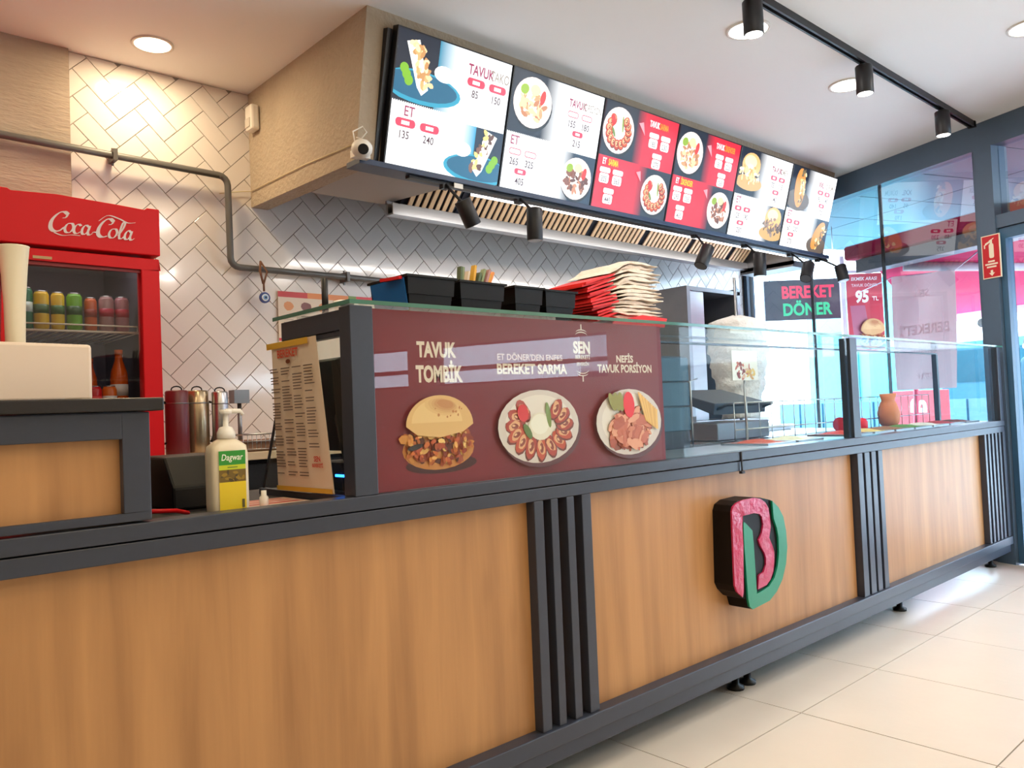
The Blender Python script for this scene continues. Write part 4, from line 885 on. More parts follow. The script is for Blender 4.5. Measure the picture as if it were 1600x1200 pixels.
# menu card on the case side glass
mc = thing('menu_card', 'tall cream paper menu with yellow edges leaning on the case side glass', 'menu', (.965, 1.85, .875))
q = [Vector((.955, 1.99, .885)), Vector((.962, 1.71, .886)), Vector((.955, 1.765, 1.272)), Vector((.948, 1.99, 1.268))]
U_ = (q[1]-q[0]); wv = U_.length; V_ = Vector((-.01, .02, .384)); 
mb = MB(); mb.hexa([q[0], q[1], q[1]+Vector((.002, 0, 0)), q[0]+Vector((.002, 0, 0)), q[3], q[2], q[2]+Vector((.002, 0, 0)), q[3]+Vector((.002, 0, 0))]); obj('sheet', mb, mat('menu_paper', c(236, 214, 190), .6), mc)
p = Pic()
p.rect(0, 0, wv*.99, .012, c(226, 176, 60)); p.rect(.002, .370, wv*.78, .386, c(226, 176, 60)); p.text('BEREKET', wv*.4, .345, .028, c(210, 70, 40), .03, 1, 0, 'CENTER'); p.ell(wv*.4, .333, .012, .006, c(120, 60, 30))
for cx_ in range(4):
    v = .315
    while v > .04:
        L_ = random.uniform(.035, .05)
        if random.random() < .88 and (cx_ < 3 or v > .11): p.rect(.012+cx_*.060, v, .012+cx_*.060+L_, v+.0028, c(120, 100, 90))
        v -= .0075 if random.random() < .85 else .018
p.text('SEN', wv*.80, .078, .018, c(210, 50, 40), .03, 1, 0, 'CENTER'); p.text('BEREKETİ', wv*.80, .064, .012, c(210, 50, 40), .03, 1, 0, 'CENTER')
p.build('menu_print', PRINT, q[0], U_, V_, Vector((-1, 0, 0)), mc, .003)

# point-of-sale terminal behind the left post
ps = thing('till_terminal', 'black touch-screen till behind the left post of the glass case', 'till', (1.10, 1.84, .886))
mb = MB(); mb.obox((1.06, 1.86, 1.10), Vector((.94, -.0, .34)).normalized(), (0, 1, 0), Vector((-.34, 0, .94)).normalized(), .012, .10, .125); obj('screen_panel', mb, BLACK, ps, .003)
mb = MB(); mb.box(1.02, 1.18, 1.76, 1.93, .886, .955); mb.tube([(1.10, 1.86, .95), (1.075, 1.86, 1.08)], .02, 10); obj('stand', mb, BLACK, ps)
mb = MB(); mb.box(1.017, 1.0205, 1.755, 1.80, .92, .926); obj('status_light', mb, mat('blue_led', c(30, 90, 255), .4, emit=(.02, .2, 1, 1), es=6), ps)
mb = MB(); mb.tube([(1.10, 1.97, 1.339), (1.10, 1.97, 1.455)], .009, 10); mb.lathe((1.10, 1.97, 1.339), [(.02, 0), (.02, .006)], 12); o = obj('ticket_spike', mb, BLACKM); tag(o, 'short black post standing on the glass top left of the bins', 'post')

# things on the glass top
WHITE_S = mat('white_saucer', c(240, 238, 232), .4)
mb = MB(); mb.blob((1.0, 1.70, 1.346), .03, .02, .008, 10, 6); mb.blob((1.035, 1.72, 1.345), .018, .014, .007, 10, 6); o = obj('crumpled_napkin', mb, WHITE_S); tag(o, 'small crumpled white napkin on the left corner of the glass top', 'napkin')
BINM = mat('black_bin_plastic', c(10, 10, 12), .5, spec=.25)
def bin_(x0, x1, y0, y1, z1, label, side=None):
    z0 = 1.339; t = thing('storage_bin', label, 'bin', ((x0+x1)/2, (y0+y1)/2, z0), 'black plastic bins on the glass top')
    mb = MB(); th = .004; tp = .012
    def ring(zz, ins): return [(x0+ins, y0+ins, zz), (x1-ins, y0+ins, zz), (x1-ins, y1-ins, zz), (x0+ins, y1-ins, zz)]
    L = [ring(z0, tp), ring(z0+.045, tp*.55), ring(z0+.045, tp*.25), ring(z1-.006, 0), ring(z1-.006, -.006), ring(z1, -.006), ring(z1, th), ring(z0+.006, tp+th)]
    vs = [q for l in L for q in l]; fs = [(3, 2, 1, 0)]
    for i in range(len(L)-1):
        for k in range(4): fs.append((i*4+k, i*4+(k+1) % 4, (i+1)*4+(k+1) % 4, (i+1)*4+k))
    n = (len(L)-1)*4; fs.append((n, n+1, n+2, n+3)); mb.add(vs, fs); obj('bin_body', mb, BINM, t)
    if side:
        mb = MB(); mb.hexa([(x0+tp-.004, y0+.014, z0+.004), (x0+tp-.002, y0+.014, z0+.004), (x0+tp-.002, y1-.014, z0+.004), (x0+tp-.004, y1-.014, z0+.004), (x0-.006, y0+.01, z1-.008), (x0-.004, y0+.01, z1-.008), (x0-.004, y1-.01, z1-.008), (x0-.006, y1-.01, z1-.008)]); obj('blue_side_label', mb, mat('blue_label', c(20, 110, 190), .45), t)
    return t
bin_(1.19, 1.345, 1.70, 1.88, 1.434, 'black bin with a blue side, leftmost on the glass top', True)
bin_(1.372, 1.535, 1.71, 1.89, 1.434, 'second black bin on the glass top, holding sauce sticks')
bin_(1.585, 1.70, 1.72, 1.90, 1.436, 'third black bin on the glass top, seen empty')
bin_(1.722, 1.855, 1.73, 1.91, 1.436, 'fourth black bin on the glass top, touching the stack of red bags')
rs = random.Random(3)
for k, (x, y, rz) in enumerate(((1.21, 1.76, .2), (1.28, 1.80, -.3), (1.25, 1.83, .5))):
    t = MB(); ca, sa = math.cos(rz), math.sin(rz); t.obox((x+.01, y, 1.432+k*.006), (ca, sa, .12), (-sa, ca, 0), (-.12, 0, 1), .055, .035, .004); o = obj('sauce_packet', t, REDPAPER if k != 1 else KRAFT)
    tag(o, ('flat red packet at the left end of the leftmost black bin', 'cream packet between two red ones in the leftmost black bin', 'red packet towards the right in the leftmost black bin')[k], 'packet', 'packets in the leftmost bin')
pal = [c(90, 110, 80), c(140, 160, 120), c(190, 140, 140), c(236, 180, 60), c(240, 150, 70), c(232, 220, 200), c(160, 110, 110)]
for k in range(12):
    x = 1.405+k*.009; y = 1.78+rs.uniform(-.03, .03); lean = .10+k*.035
    mb = MB(); mb.obox((x+lean*.06, y, 1.420), (1, 0, -lean), (0, 1, 0), (lean, 0, 1), .0035, .009, .062+rs.uniform(-.008, .008)); o = obj('sauce_stick', mb, mat('stick_colour', pal[k % 7], .5)); tag(o, '%s paper stick standing in the %s of the second black bin' % (('dark olive', 'sage green', 'dusty pink', 'yellow', 'orange', 'cream', 'mauve')[k % 7], 'left half' if k < 7 else 'right half'), 'stick', 'paper sticks in the second bin')
# stack of paper bags
for k in range(15):
    f = k/14; zb = 1.352+.0085*k; xl = 2.0-.075*f+rs.uniform(-.012, .012); xr = 2.08+rs.uniform(-.02, .02); zt = zb+.020+.022*f
    t = thing('paper_bag', 'flat red paper bag with cream open end within the fanned stack on the glass' if k < 14 else 'topmost red paper bag of the fanned stack on the glass top', 'paper bag', (2.15, 1.86, zb), 'stacked red and cream paper bags')
    if 0 < k < 14: t['label'] = 'red paper bag with cream open end, %s from the bottom of the fanned stack' % 'first second third fourth fifth sixth seventh eighth ninth tenth eleventh twelfth thirteenth fourteenth'.split()[k]
    if k == 0: t['label'] = 'lowest red paper bag of the fanned stack on the glass top'
    y0, y1 = 1.76+rs.uniform(-.008, .008), 1.95
    mb = MB(); mb.hexa([(xl, y0, zb), (xr, y0, zt), (xr, y1, zt), (xl, y1, zb), (xl, y0, zb+.0072), (xr, y0, zt+.0072), (xr, y1, zt+.0072), (xl, y1, zb+.0072)]); obj('red_sleeve', mb, REDPAPER, t)
    # crinkled open end
    vs = []; fs = []; nx, ny = 9, 5; zc = 1.366+.0138*k; x0_ = xr-.03; x1_ = 2.325+rs.uniform(-.02, .02)
    for sgn in (1, -1):
        for i in range(nx):
            u = i/(nx-1)
            for j in range(ny):
                v = j/(ny-1); bulge = .0055*math.sin(math.pi*min(1, u*1.1))*sgn
                vs.append((x0_+(x1_-x0_)*u+rs.uniform(-.004, .004), y0+(y1-y0)*v-.012*math.sin(math.pi*u), zt*(1-min(1, u*3))+zc*min(1, u*3)+.004+bulge+rs.uniform(-.003, .003)*(u > 0)))
    N_ = nx*ny
    for s_ in (0, N_):
        for i in range(nx-1):
            for j in range(ny-1): a = s_+i*ny+j; fs.append((a, a+1, a+ny+1, a+ny))
    for i in range(nx-1): fs.append((i*ny, (i+1)*ny, N_+(i+1)*ny, N_+i*ny)); fs.append((i*ny+ny-1, (i+1)*ny+ny-1, N_+(i+1)*ny+ny-1, N_+i*ny+ny-1))
    for j in range(ny-1): fs.append(((nx-1)*ny+j, (nx-1)*ny+j+1, N_+(nx-1)*ny+j+1, N_+(nx-1)*ny+j)); fs.append((j, j+1, N_+j+1, N_+j))
    mb = MB(); mb.add(vs, fs, False); obj('open_end', mb, KRAFT, t)
t = thing('red_tray', 'shallow red tray under the cream bag ends', 'tray', (2.17, 1.85, 1.339))
mb = MB(); mb.hexa([(2.04, 1.735, 1.339), (2.29, 1.735, 1.339), (2.29, 1.96, 1.339), (2.04, 1.96, 1.339), (2.02, 1.726, 1.349), (2.31, 1.726, 1.349), (2.31, 1.97, 1.349), (2.02, 1.97, 1.349)]); obj('tray_base', mb, REDPAPER, t)
mb = MB(); mb.prism([(2.02, 1.722, 1.340), (2.30, 1.722, 1.340), (2.318, 1.722, 1.372), (2.18, 1.722, 1.378), (2.03, 1.722, 1.350)], (0, .004, 0)); obj('tray_lip', mb, REDPAPER, t)

# doner spit and grill
dg = thing('doner_grill', 'steel vertical grill cabinet behind the glass case', 'grill', (5.0, 3.5, .935))
mb = MB(); mb.box(4.88, 4.92, 3.44, 3.86, .935, 1.90); mb.box(5.55, 5.59, 3.44, 3.86, .935, 1.95); mb.box(4.88, 5.59, 3.84, 3.86, .935, 1.93); mb.box(4.88, 5.59, 3.44, 3.86, 1.90, 1.93); obj('cabinet', mb, STEELD, dg)
mb = MB(); mb.box(4.92, 5.12, 3.46, 3.84, .935, 1.90); obj('burner_column', mb, STEEL, dg, .004)
for x in (5.20, 5.34):
    mb = MB(); mb.box(x, x+.10, 3.70, 3.74, 1.0, 1.86); obj('burner', mb, mat('burner_grey', c(90, 90, 96), .5, .5), dg)
mb = MB(); mb.box(4.6, 5.7, 3.30, 3.86, .90, .935); obj('base_table', mb, STEEL, dg)
mb = MB(); mb.box(4.62, 4.65, 3.32, 3.35, 0, .9); mb.box(5.65, 5.68, 3.32, 3.35, 0, .9); mb.box(4.62, 4.65, 3.8, 3.83, 0, .9); mb.box(5.65, 5.68, 3.8, 3.83, 0, .9); obj('table_frame', mb, STEELD, dg)
dn = thing('doner_spit', 'pale cone of stacked chicken meat on an upright steel spit', 'food', (4.735, 2.95, .90))
rr = random.Random(5); mb = MB(); prof = []
for k in range(30):
    z = k/29; r = .11+.085*math.sin(min(1, z*1.05)*math.pi*.55) if z < .90 else .18*(1-((z-.90)/.10))**.5+.03
    prof.append((r*(1+rr.uniform(-.04, .04)), z*.69))
mb.lathe((4.735, 2.95, .95), prof, 26); mb.v = [(v[0]+rr.uniform(-.013, .013), v[1]+rr.uniform(-.013, .013), v[2]+rr.uniform(-.006, .006)) for v in mb.v]; obj('meat_cone', mb, mat('pale_chicken_meat', c(250, 244, 236), .6, noise=.2, nscale=30, bump=.8, bscale=50), dn)
mb = MB(); mb.tube([(4.735, 2.95, .90), (4.735, 2.95, 1.90)], .009, 8); mb.lathe((4.735, 2.95, .90), [(.16, 0), (.17, .012), (.17, .02)], 22); obj('spit_rod', mb, STEEL, dn)
mb = MB(); mb.tube([(4.90, 3.05, 1.84), (4.90, 3.05, .90)], .012, 8); mb.tube([(4.735, 2.95, 1.88), (4.90, 3.05, 1.86), (5.0, 3.1, 1.86)], .010, 8); obj('spit_arm', mb, STEELD, dn)
t = thing('grill_table', 'low steel stand under the meat spit', 'table', (4.75, 2.95, 0))
mb = MB(); mb.box(4.50, 5.02, 2.72, 3.16, .87, .90); obj('table_top', mb, STEEL, t)
for a, b in ((4.52, 2.74), (4.97, 2.74), (4.52, 3.11), (4.97, 3.11)): mb = MB(); mb.box(a, a+.03, b, b+.03, 0, .87); obj('leg', mb, STEELD, t)

# inside the case
t = thing('drawer_unit', 'dark blue-grey drawer stack right of the red printed panel, behind the glass', 'drawer unit', (2.6, 2.15, .865))
mb = MB(); mb.box(2.30, 2.81, 2.0, 2.26, .868, 1.265); obj('unit_body', mb, FRAME, t)
DRW = mat('slate_drawer', c(52, 84, 108), .45)
for k in range(3): z = .955+k*.103; mb = MB(); mb.box(2.30, 2.805, 1.988, 2.0, z, z+.097); obj('drawer', mb, DRW, t, .002)
mb = MB(); mb.tube([(2.81, 1.985, .87), (2.81, 1.985, 1.16), (2.86, 1.985, 1.17)], .004, 6); obj('edge_trim', mb, STEEL, t)
pal = [c(200, 80, 50), c(230, 225, 200), c(70, 130, 50), c(210, 60, 50), c(226, 196, 120), c(150, 100, 60), c(90, 140, 60), c(236, 232, 220), c(190, 60, 60), c(120, 70, 50)]
nm = ['orange sauce', 'white yoghurt', 'green lettuce', 'tomato', 'chips', 'brown meat', 'pickle', 'rice', 'red cabbage', 'grilled meat']
for k in range(10):
    x = 2.90+k*.245
    if x > 5.25: break
    if 3.30 < x < 3.55: continue
    t = thing('food_pan', 'steel food pan of %s set in the case deck, %s' % (nm[k], ('near the drawer unit' if k < 2 else 'left of the case divider' if x < 3.4 else 'right of the case divider' if x < 4.4 else 'towards the far end')), 'food pan', (x+.1, 1.78, .885), 'steel food pans in the display case')
    mb = MB(); mb.box(x, x+.22, 1.69, 1.70, .885, .893); mb.box(x, x+.22, 1.90, 1.91, .885, .893); mb.box(x, x+.01, 1.70, 1.90, .885, .893); mb.box(x+.21, x+.22, 1.70, 1.90, .885, .893); obj('pan_rim', mb, STEEL, t)
    mb = MB(); rr = random.Random(k); vs = []; fs = []
    for i in range(9):
        for j in range(9): vs.append((x+.01+.2*i/8, 1.70+.2*j/8, .886+.009*math.sin(math.pi*i/8)*math.sin(math.pi*j/8)*2+rr.uniform(0, .004)))
    for i in range(8):
        for j in range(8): a = i*9+j; fs.append((a, a+9, a+10, a+1))
    mb.add(vs, fs, True); obj('food', mb, mat('pan_food', pal[k], .6, noise=.3, nscale=60, bump=.5, bscale=80), t)
# card standing in for a poster's reflection in the case glass
t = thing('reflected_poster_card', 'small card painted as a reflected meat poster, behind the case glass', 'poster', (3.17, 1.945, 1.14))
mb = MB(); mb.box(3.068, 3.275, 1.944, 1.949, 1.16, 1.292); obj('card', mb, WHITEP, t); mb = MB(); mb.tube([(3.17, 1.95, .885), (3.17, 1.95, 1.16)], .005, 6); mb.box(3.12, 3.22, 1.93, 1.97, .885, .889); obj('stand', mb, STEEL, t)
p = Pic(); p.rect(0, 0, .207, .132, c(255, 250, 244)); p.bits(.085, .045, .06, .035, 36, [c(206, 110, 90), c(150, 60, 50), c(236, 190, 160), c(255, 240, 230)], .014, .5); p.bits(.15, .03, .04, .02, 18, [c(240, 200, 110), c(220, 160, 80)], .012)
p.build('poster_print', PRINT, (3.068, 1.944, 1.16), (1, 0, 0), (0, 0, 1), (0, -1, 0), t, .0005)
# contact grill, cups, jug, wire rack, white boxes
t = thing('contact_grill', 'dark contact grill behind the case left of the divider post', 'grill', (3.75, 2.35, .865))
mb = MB(); mb.box(3.5, 4.0, 2.32, 2.62, .868, .96); obj('grill_base', mb, STEELD, t, .006)
mb = MB(); mb.prism([(3.5, 2.34, 1.0), (3.5, 2.60, 1.10), (3.5, 2.62, 1.14), (3.5, 2.33, 1.06)], (.5, 0, 0)); obj('grill_lid', mb, mat('graphite', c(70, 76, 84), .4, .4), t, .004)
mb = MB(); mb.tube([(3.53, 2.34, 1.03), (3.53, 2.28, 1.05), (3.97, 2.28, 1.05), (3.97, 2.34, 1.03)], .008, 8); obj('handle', mb, BLACK, t)
mb = MB(); mb.box(3.3, 5.1, 2.29, 2.8, .84, .866); o = obj('prep_table', mb, STEEL); tag(o, 'steel preparation table behind the glass case', 'table')
t = thing('clay_jug', 'orange-brown clay jug at the right of the glass case', 'jug', (4.50, 1.86, .906))
mb = MB(); mb.lathe((4.62, 1.93, .886), [(.035, 0), (.055, .03), (.060, .08), (.045, .13), (.035, .15), (.045, .19), (.043, .19)], 20); obj('jug_body', mb, mat('terracotta', c(226, 130, 80), .6, noise=.15, nscale=15), t)
t = thing('red_cup_roll', 'red paper cup lying on its side in the case, right of the divider', 'cup', (4.15, 1.93, .886))
mb = MB(); mb.tube([(4.02, 1.93, .925), (4.14, 1.93, .925)], [.038, .030], 18); obj('cup_wall', mb, mat('pink_red_cup', c(226, 60, 90), .5), t)
t = thing('red_cup_roll', 'small bright red lidded pot beside the fallen cup', 'pot', (4.27, 1.93, .886))
mb = MB(); mb.lathe((4.25, 1.93, .886), [(.035, 0), (.04, .02), (.04, .045), (.028, .062), (.01, .066)], 18); obj('pot_body', mb, RED, t)
for k, (x, z, w_) in enumerate(((3.62, .867, .2), (3.64, .93, .17), (4.35, .867, .24))):
    mb = MB(); mb.box(x, x+w_, 2.66, 2.78, z, z+.06); o = obj('white_carton', mb, WHITEP, bevel=.003); tag(o, ('lower white carton behind the contact grill', 'upper white carton behind the contact grill', 'wide white carton right of the contact grill')[k], 'carton')
wr = thing('wire_rack', 'row of thin upright steel rods behind the case glass', 'rack', (3.9, 1.96, .886))
mb = MB()
for k in range(22):
    x = 3.1+k*.105; mb.tube([(x, 1.965, .886), (x, 1.965, 1.06)], .0022, 5)
mb.tube([(3.1, 1.965, 1.06), (5.305, 1.965, 1.06)], .003, 6); mb.tube([(3.1, 1.965, .94), (5.305, 1.965, .94)], .003, 6); obj('rods', mb, STEEL, wr)

# white box and pale cup stack on the raised block
mb = MB(); mb.prism([(-.05, 1.70, 1.122), (.438, 1.70, 1.122), (.441, 1.712, 1.232), (-.05, 1.712, 1.240)], (0, .22, 0)); o = obj('white_box', mb, mat('white_carton_box', c(226, 208, 192), .6), bevel=.006); tag(o, 'plain white box on the black top of the raised block', 'box')
cs = thing('cup_stack', 'tall stack of cream paper cups behind the white box', 'cups', (.352, 1.99, 1.122))
mb = MB(); prof = []
mb.lathe((.362, 1.99, 1.122), [(.018, 0), (.019, .12), (.021, .22), (.026, .30), (.030, .343), (.031, .346)], 20); obj('cup_sleeve', mb, CREAM, cs)
mb = MB(); mb.lathe((.30, 2.02, 1.122), [(.036, 0), (.045, .32), (.046, .345)], 20); o = obj('magenta_cup_stack', mb, mat('magenta_red', c(214, 20, 60), .5)); tag(o, 'pinkish red cup stack at the left edge of the photo', 'cups')

# fire extinguisher sign on the post
es = thing('extinguisher_sign', 'red fire extinguisher sign with down arrow on the shopfront post', 'sign', tuple(W(0, 1.76, -.045)))
s0, s1, z0, z1 = -.062, .062, 1.765, 2.035
mb = MB(); wbox(mb, s0, s1, z0, z1, -.046, -.0405); obj('plate', mb, mat('sign_cream', c(240, 226, 196), .4), es)
p = Pic(); sw = .124; sh_ = z1-z0
p.rect(.006, .006, sw-.006, sh_-.006, c(200, 26, 36)); CR = c(244, 232, 206)
p.rrect(.050, .125, .082, .215, .010, CR); p.rect(.058, .212, .074, .236, CR); p.poly([(.02, .205), (.058, .222), (.058, .234), (.028, .222)], CR); p.poly([(.052, .236), (.086, .248), (.084, .242), (.056, .230)], CR); p.rect(.018, .19, .026, .212, CR)
for k, (a, b) in enumerate(((.04, .085), (.02, .104), (.03, .094))): p.rect(a, .100-.017*k, b, .110-.017*k, CR)
p.poly([(.054, .05), (.070, .05), (.070, .034), (.082, .034), (.062, .014), (.042, .034), (.054, .034)], CR)
p.build('sign_print', PRINT, W(s1, z0, -.046), -WD, UP, -WN, es, .0005)

# ================================================================== OUTSIDE
mb = MB(); mb.prism([W(-14, -.12, .1), W(16, -.12, .1), W(16, -.12, 22), W(-14, -.12, 22)], (0, 0, .08)); o = obj('pavement', mb, CONCRETE); tag(o, 'pale street paving outside the shopfront', 'pavement', kind='structure')
# arcade soffit with panels
sf = MB(); wbox(sf, -6, 3.2, 2.66, 2.70, .1, 2.6); so = obj('arcade_soffit', sf, mat('soffit_dark', c(40, 52, 64), .5)); tag(so, 'blue-grey panelled soffit over the pavement', 'soffit', kind='structure')
SPM = mat('soffit_panel', c(66, 78, 90), .4, .1)
for i in range(15):
    for j in range(3):
        mb = MB(); wbox(mb, -6+i*.61, -6+i*.61+.6, 2.645, 2.66, .12+j*.82, .12+j*.82+.81); obj('panel', mb, SPM, so)
# awning
aw = thing('shop_awning', 'pinkish red fabric awning outside the shopfront', 'awning', tuple(W(-1, 2.0, .25)))
PK = cloth_mat('awning_pink_red', c(206, 40, 96), .3)
mb = MB(); wbox(mb, -1.9, 1.25, 2.02, 2.12, .12, .26); obj('cassette', mb, mat('awning_cassette_grey', c(120, 124, 136), .4), aw, .004)
mb = MB(); wbox(mb, -2, 1.35, 2.13, 2.24, .10, .30); obj('rolled_fabric', mb, PK, aw, .02)
mb = MB(); vs = []; fs = []
for i in range(30):
    for j in range(7):
        t = j/6; s_ = -1.9+(3.1+1.5*t)*i/29; vs.append(W(s_, 2.06-.20*t-.06*math.sin(math.pi*t), .28+2.3*t))
for i in range(29):
    for j in range(6): a = i*7+j; fs.append((a, a+1, a+8, a+7))
mb.add(vs, fs, True); obj('fabric', mb, PK, aw)
mb = MB(); wbox(mb, -1.9, 2.7, 1.79, 1.88, 2.56, 2.62); obj('front_bar', mb, mat('awning_bar_pale', c(220, 190, 214), .5), aw, .005)
ARM = mat('awning_arm_white', c(200, 200, 216), .4)
for s_ in (.95, -.9):
    mb = MB(); mb.tube([W(s_, 2.02, .28), W(s_-.85, 1.90, 1.3)], .035, 10); mb.tube([W(s_-.85, 1.90, 1.3), W(s_-.1, 1.84, 2.56)], .03, 10); mb.blob(W(s_-.85, 1.90, 1.3), .05, .05, .045); obj('arm', mb, ARM, aw)
# hanging cloth banner (seen from the back, print showing through reversed)
bn = thing('cloth_banner', 'cream cloth banner hanging outside, its lettering showing through reversed', 'banner', tuple(W(.98, 1.2, .5)))
CLO = cloth_mat('cream_cloth', c(205, 182, 184), .35)
vs = []; fs = []; nx, nz = 18, 12
for i in range(nx):
    for j in range(nz):
        u = i/(nx-1); v = j/(nz-1); s_ = .70+(.56-.02*(1-v))*u+.04*(1-v); z = 1.10+(.86+.04*u)*v
        vs.append(W(s_, z, .5+.012*math.sin(u*9+v*3)))
for i in range(nx-1):
    for j in range(nz-1): a = i*nz+j; fs.append((a, a+nz, a+nz+1, a+1))
mb = MB(); mb.add(vs, fs, True); obj('cloth', mb, CLO, bn)
p = Pic(); GB = c(222, 206, 210)
p.text("BEREKET'İ", .27, .42, .105, GB, .03, .95, 0, 'CENTER'); p.text('SEN', .27, .70, .08, GB, .02, 1, 0, 'CENTER'); p.text('SEVERSİN', .27, .27, .05, GB, .02, 1, 0, 'CENTER'); p.text('ADAY', .27, .08, .06, GB, .02, 1, .2, 'CENTER')
p.build('show_through_print', cloth_mat('cloth_print', c(236, 214, 216), .62), W(.71, 1.10, .5), WD, UP, -WN, bn, .018)
mb = MB(); mb.tube([W(1.6, 1.93, .5), W(1.26, 1.995, .5), W(.70, 1.955, .5), W(.2, 2.12, .35)], .004, 6); obj('line', mb, ARM, bn)

RV = Vector((math.cos(yaw), -math.sin(yaw), 0)); FV = Vector((math.sin(yaw), math.cos(yaw), 0))
# lit letter board, turned towards the shop
lb = thing('letter_board', 'dark letter board with lit red and green words BEREKET DÖNER outside the glass', 'sign', (6.97, 3.63, 1.79))
LBC = Vector((6.972, 3.634, 1.98)); hw, hh = .362, .187
mb = MB(); mb.obox(LBC, RV, FV, UP, hw, .02, hh); obj('board', mb, mat('board_dark', c(40, 56, 74), .4), lb, .008)
p = Pic(1e-4)
p.text('BEREKET', .405, .205, .155, (1, .02, .10, 1), .035, .80, 0, 'CENTER'); p.text('DÖNER', .395, .045, .155, (0, .62, .30, 1), .035, .84, 0, 'CENTER')
p.build('lit_letters', attr_mat('led_letters', 1.3), LBC-RV*hw-UP*hh-FV*.0205, RV, UP, -FV, lb, .001)
mb = MB(); mb.tube([LBC+RV*.3+UP*hh, LBC+RV*.3+UP*.9], .004, 6); mb.tube([LBC-RV*.3+UP*hh, LBC-RV*.3+UP*.9], .004, 6); obj('hanger', mb, STEEL, lb)
# red burger poster
bp = thing('burger_poster', 'red poster with the price 95 and a burger outside the glass', 'poster', (7.0, 2.75, 1.3))
BC = Vector((7.001, 3.076, 1.80)); 
mb = MB(); mb.obox(BC, RV, FV, UP, .155, .008, .34); obj('poster_sheet', mb, mat('poster_red', c(206, 30, 64), .5), bp)
p = Pic(1e-4); p.rect(0, 0, .31, .68, c(206, 30, 64)); p.poly([(.02, .40), (.15, .40), (.20, .02), (.08, 0), (.05, 0)], c(190, 100, 130))
p.text('EKMEK ARASI', .155, .62, .042, WHT, .02, .9, .2, 'CENTER'); p.text('TAVUK DÖNER', .155, .565, .036, c(240, 220, 226), .02, .9, 0, 'CENTER'); p.text('95', .13, .43, .14, WHT, .04, .85, .1, 'CENTER'); p.text('TL', .245, .44, .05, WHT, .02, 1, 0, 'CENTER')
bun(p, .20, .15, .24, .26)
p.build('poster_print', PRINT, BC-RV*.155-UP*.34-FV*.0085, RV, UP, -FV, bp, .001)
mb = MB(); mb.obox(BC-RV*.19, RV, FV, UP, .018, .018, .5); mb.obox(BC-RV*.0+UP*.36, RV, FV, UP, .2, .012, .012); mb.obox(BC-RV*.19-UP*1.1, RV, FV, UP, .018, .018, .72); obj('poster_stand', mb, mat('pale_pole', c(226, 214, 232), .4), bp)

# facades beyond
SHOPF = mat('dark_teal_shopfront', c(24, 52, 70), .3, noise=.5, nscale=1.2)
def facade(name, label, s0, s1, o0, z1, m_, m2, win=True):
    t = thing(name, label, 'building', tuple(W((s0+s1)/2, -.05, o0)))
    mb = MB(); wbox(mb, s0, s1, -.05, z1, o0, o0+4); obj('wall', mb, m_, t)
    mb = MB(); wbox(mb, s0, s1, .0, 2.05, o0-.06, o0-.031); obj('shop_front', mb, SHOPF, t)
    mb = MB(); wbox(mb, s0-.1, s1+.1, z1, z1+.25, o0-.15, o0+4.1); obj('roof_edge', mb, m2, t)
    if win:
        n = int((s1-s0)/1.8)
        for i in range(n):
            for zz in (3.4,):
                if zz+1.4 > z1: continue
                a = s0+.5+i*1.8; mb = MB(); wbox(mb, a, a+1.1, zz, zz+1.2, o0-.03, o0); w_ = obj('window', mb, m2, t); mb = MB(); wbox(mb, a+.06, a+1.04, zz+.06, zz+1.14, o0-.04, o0-.03); obj('pane', mb, mat('far_pane', c(150, 200, 220), .1), w_)
    return t
WB = mat('white_render', c(240, 242, 244), .8, noise=.03, nscale=2); CYM = mat('cyan_cladding', c(90, 206, 222), .5); TL2 = mat('teal_cladding', c(60, 130, 150), .6)
facade('far_building', 'white rendered building across the street', 1.5, 11, 13, 5.6, WB, CYM)
facade('far_building', 'low pale building across the street on the right', -9, 1.0, 15, 3.2, WB, TL2)
t = thing('cyan_kiosk', 'cyan and white kiosk beyond the letter board', 'kiosk', tuple(W(6.4, -.04, 5)))
mb = MB(); wbox(mb, 5.9, 7.2, -.04, 2.9, 5, 6.5); obj('kiosk_body', mb, CYM, t); mb = MB(); wbox(mb, 5.7, 7.4, 2.9, 3.05, 4.8, 6.7); obj('kiosk_roof', mb, WB, t)
mb = MB(); wbox(mb, 6.1, 7.0, 1.0, 2.1, 4.97, 5.0); obj('kiosk_window', mb, mat('kiosk_glass', c(60, 110, 130), .1), t)
# van
vn = thing('parked_van', 'pale blue van parked across the pavement', 'van', tuple(W(4.3, -.04, 7.5)))
VM = mat('van_paint', c(70, 104, 122), .3, coat=.5)
def wprism(mb, sz, o0, o1): return mb.prism([W(s_, z_, o0) for s_, z_ in sz], WN*(o1-o0))
mb = MB(); wprism(mb, [(2.4, .25), (6.6, .25), (6.6, 1.75), (6.45, 1.9), (3.6, 1.9), (3.0, 1.2), (2.45, 1.05), (2.4, .8)], 7.2, 8.9); obj('van_body', mb, VM, vn, .03)
mb = MB(); wprism(mb, [(3.15, 1.22), (4.1, 1.22), (4.1, 1.75), (3.65, 1.75)], 7.185, 7.2); wprism(mb, [(4.25, 1.22), (6.3, 1.22), (6.3, 1.75), (4.25, 1.75)], 7.185, 7.2); obj('side_window', mb, mat('van_glass', c(40, 70, 84), .08), vn)
for s_ in (3.1, 5.8): mb = MB(); mb.tube([W(s_, .28, 7.18), W(s_, .28, 7.4)], .32, 20); obj('wheel', mb, BLACK, vn); 
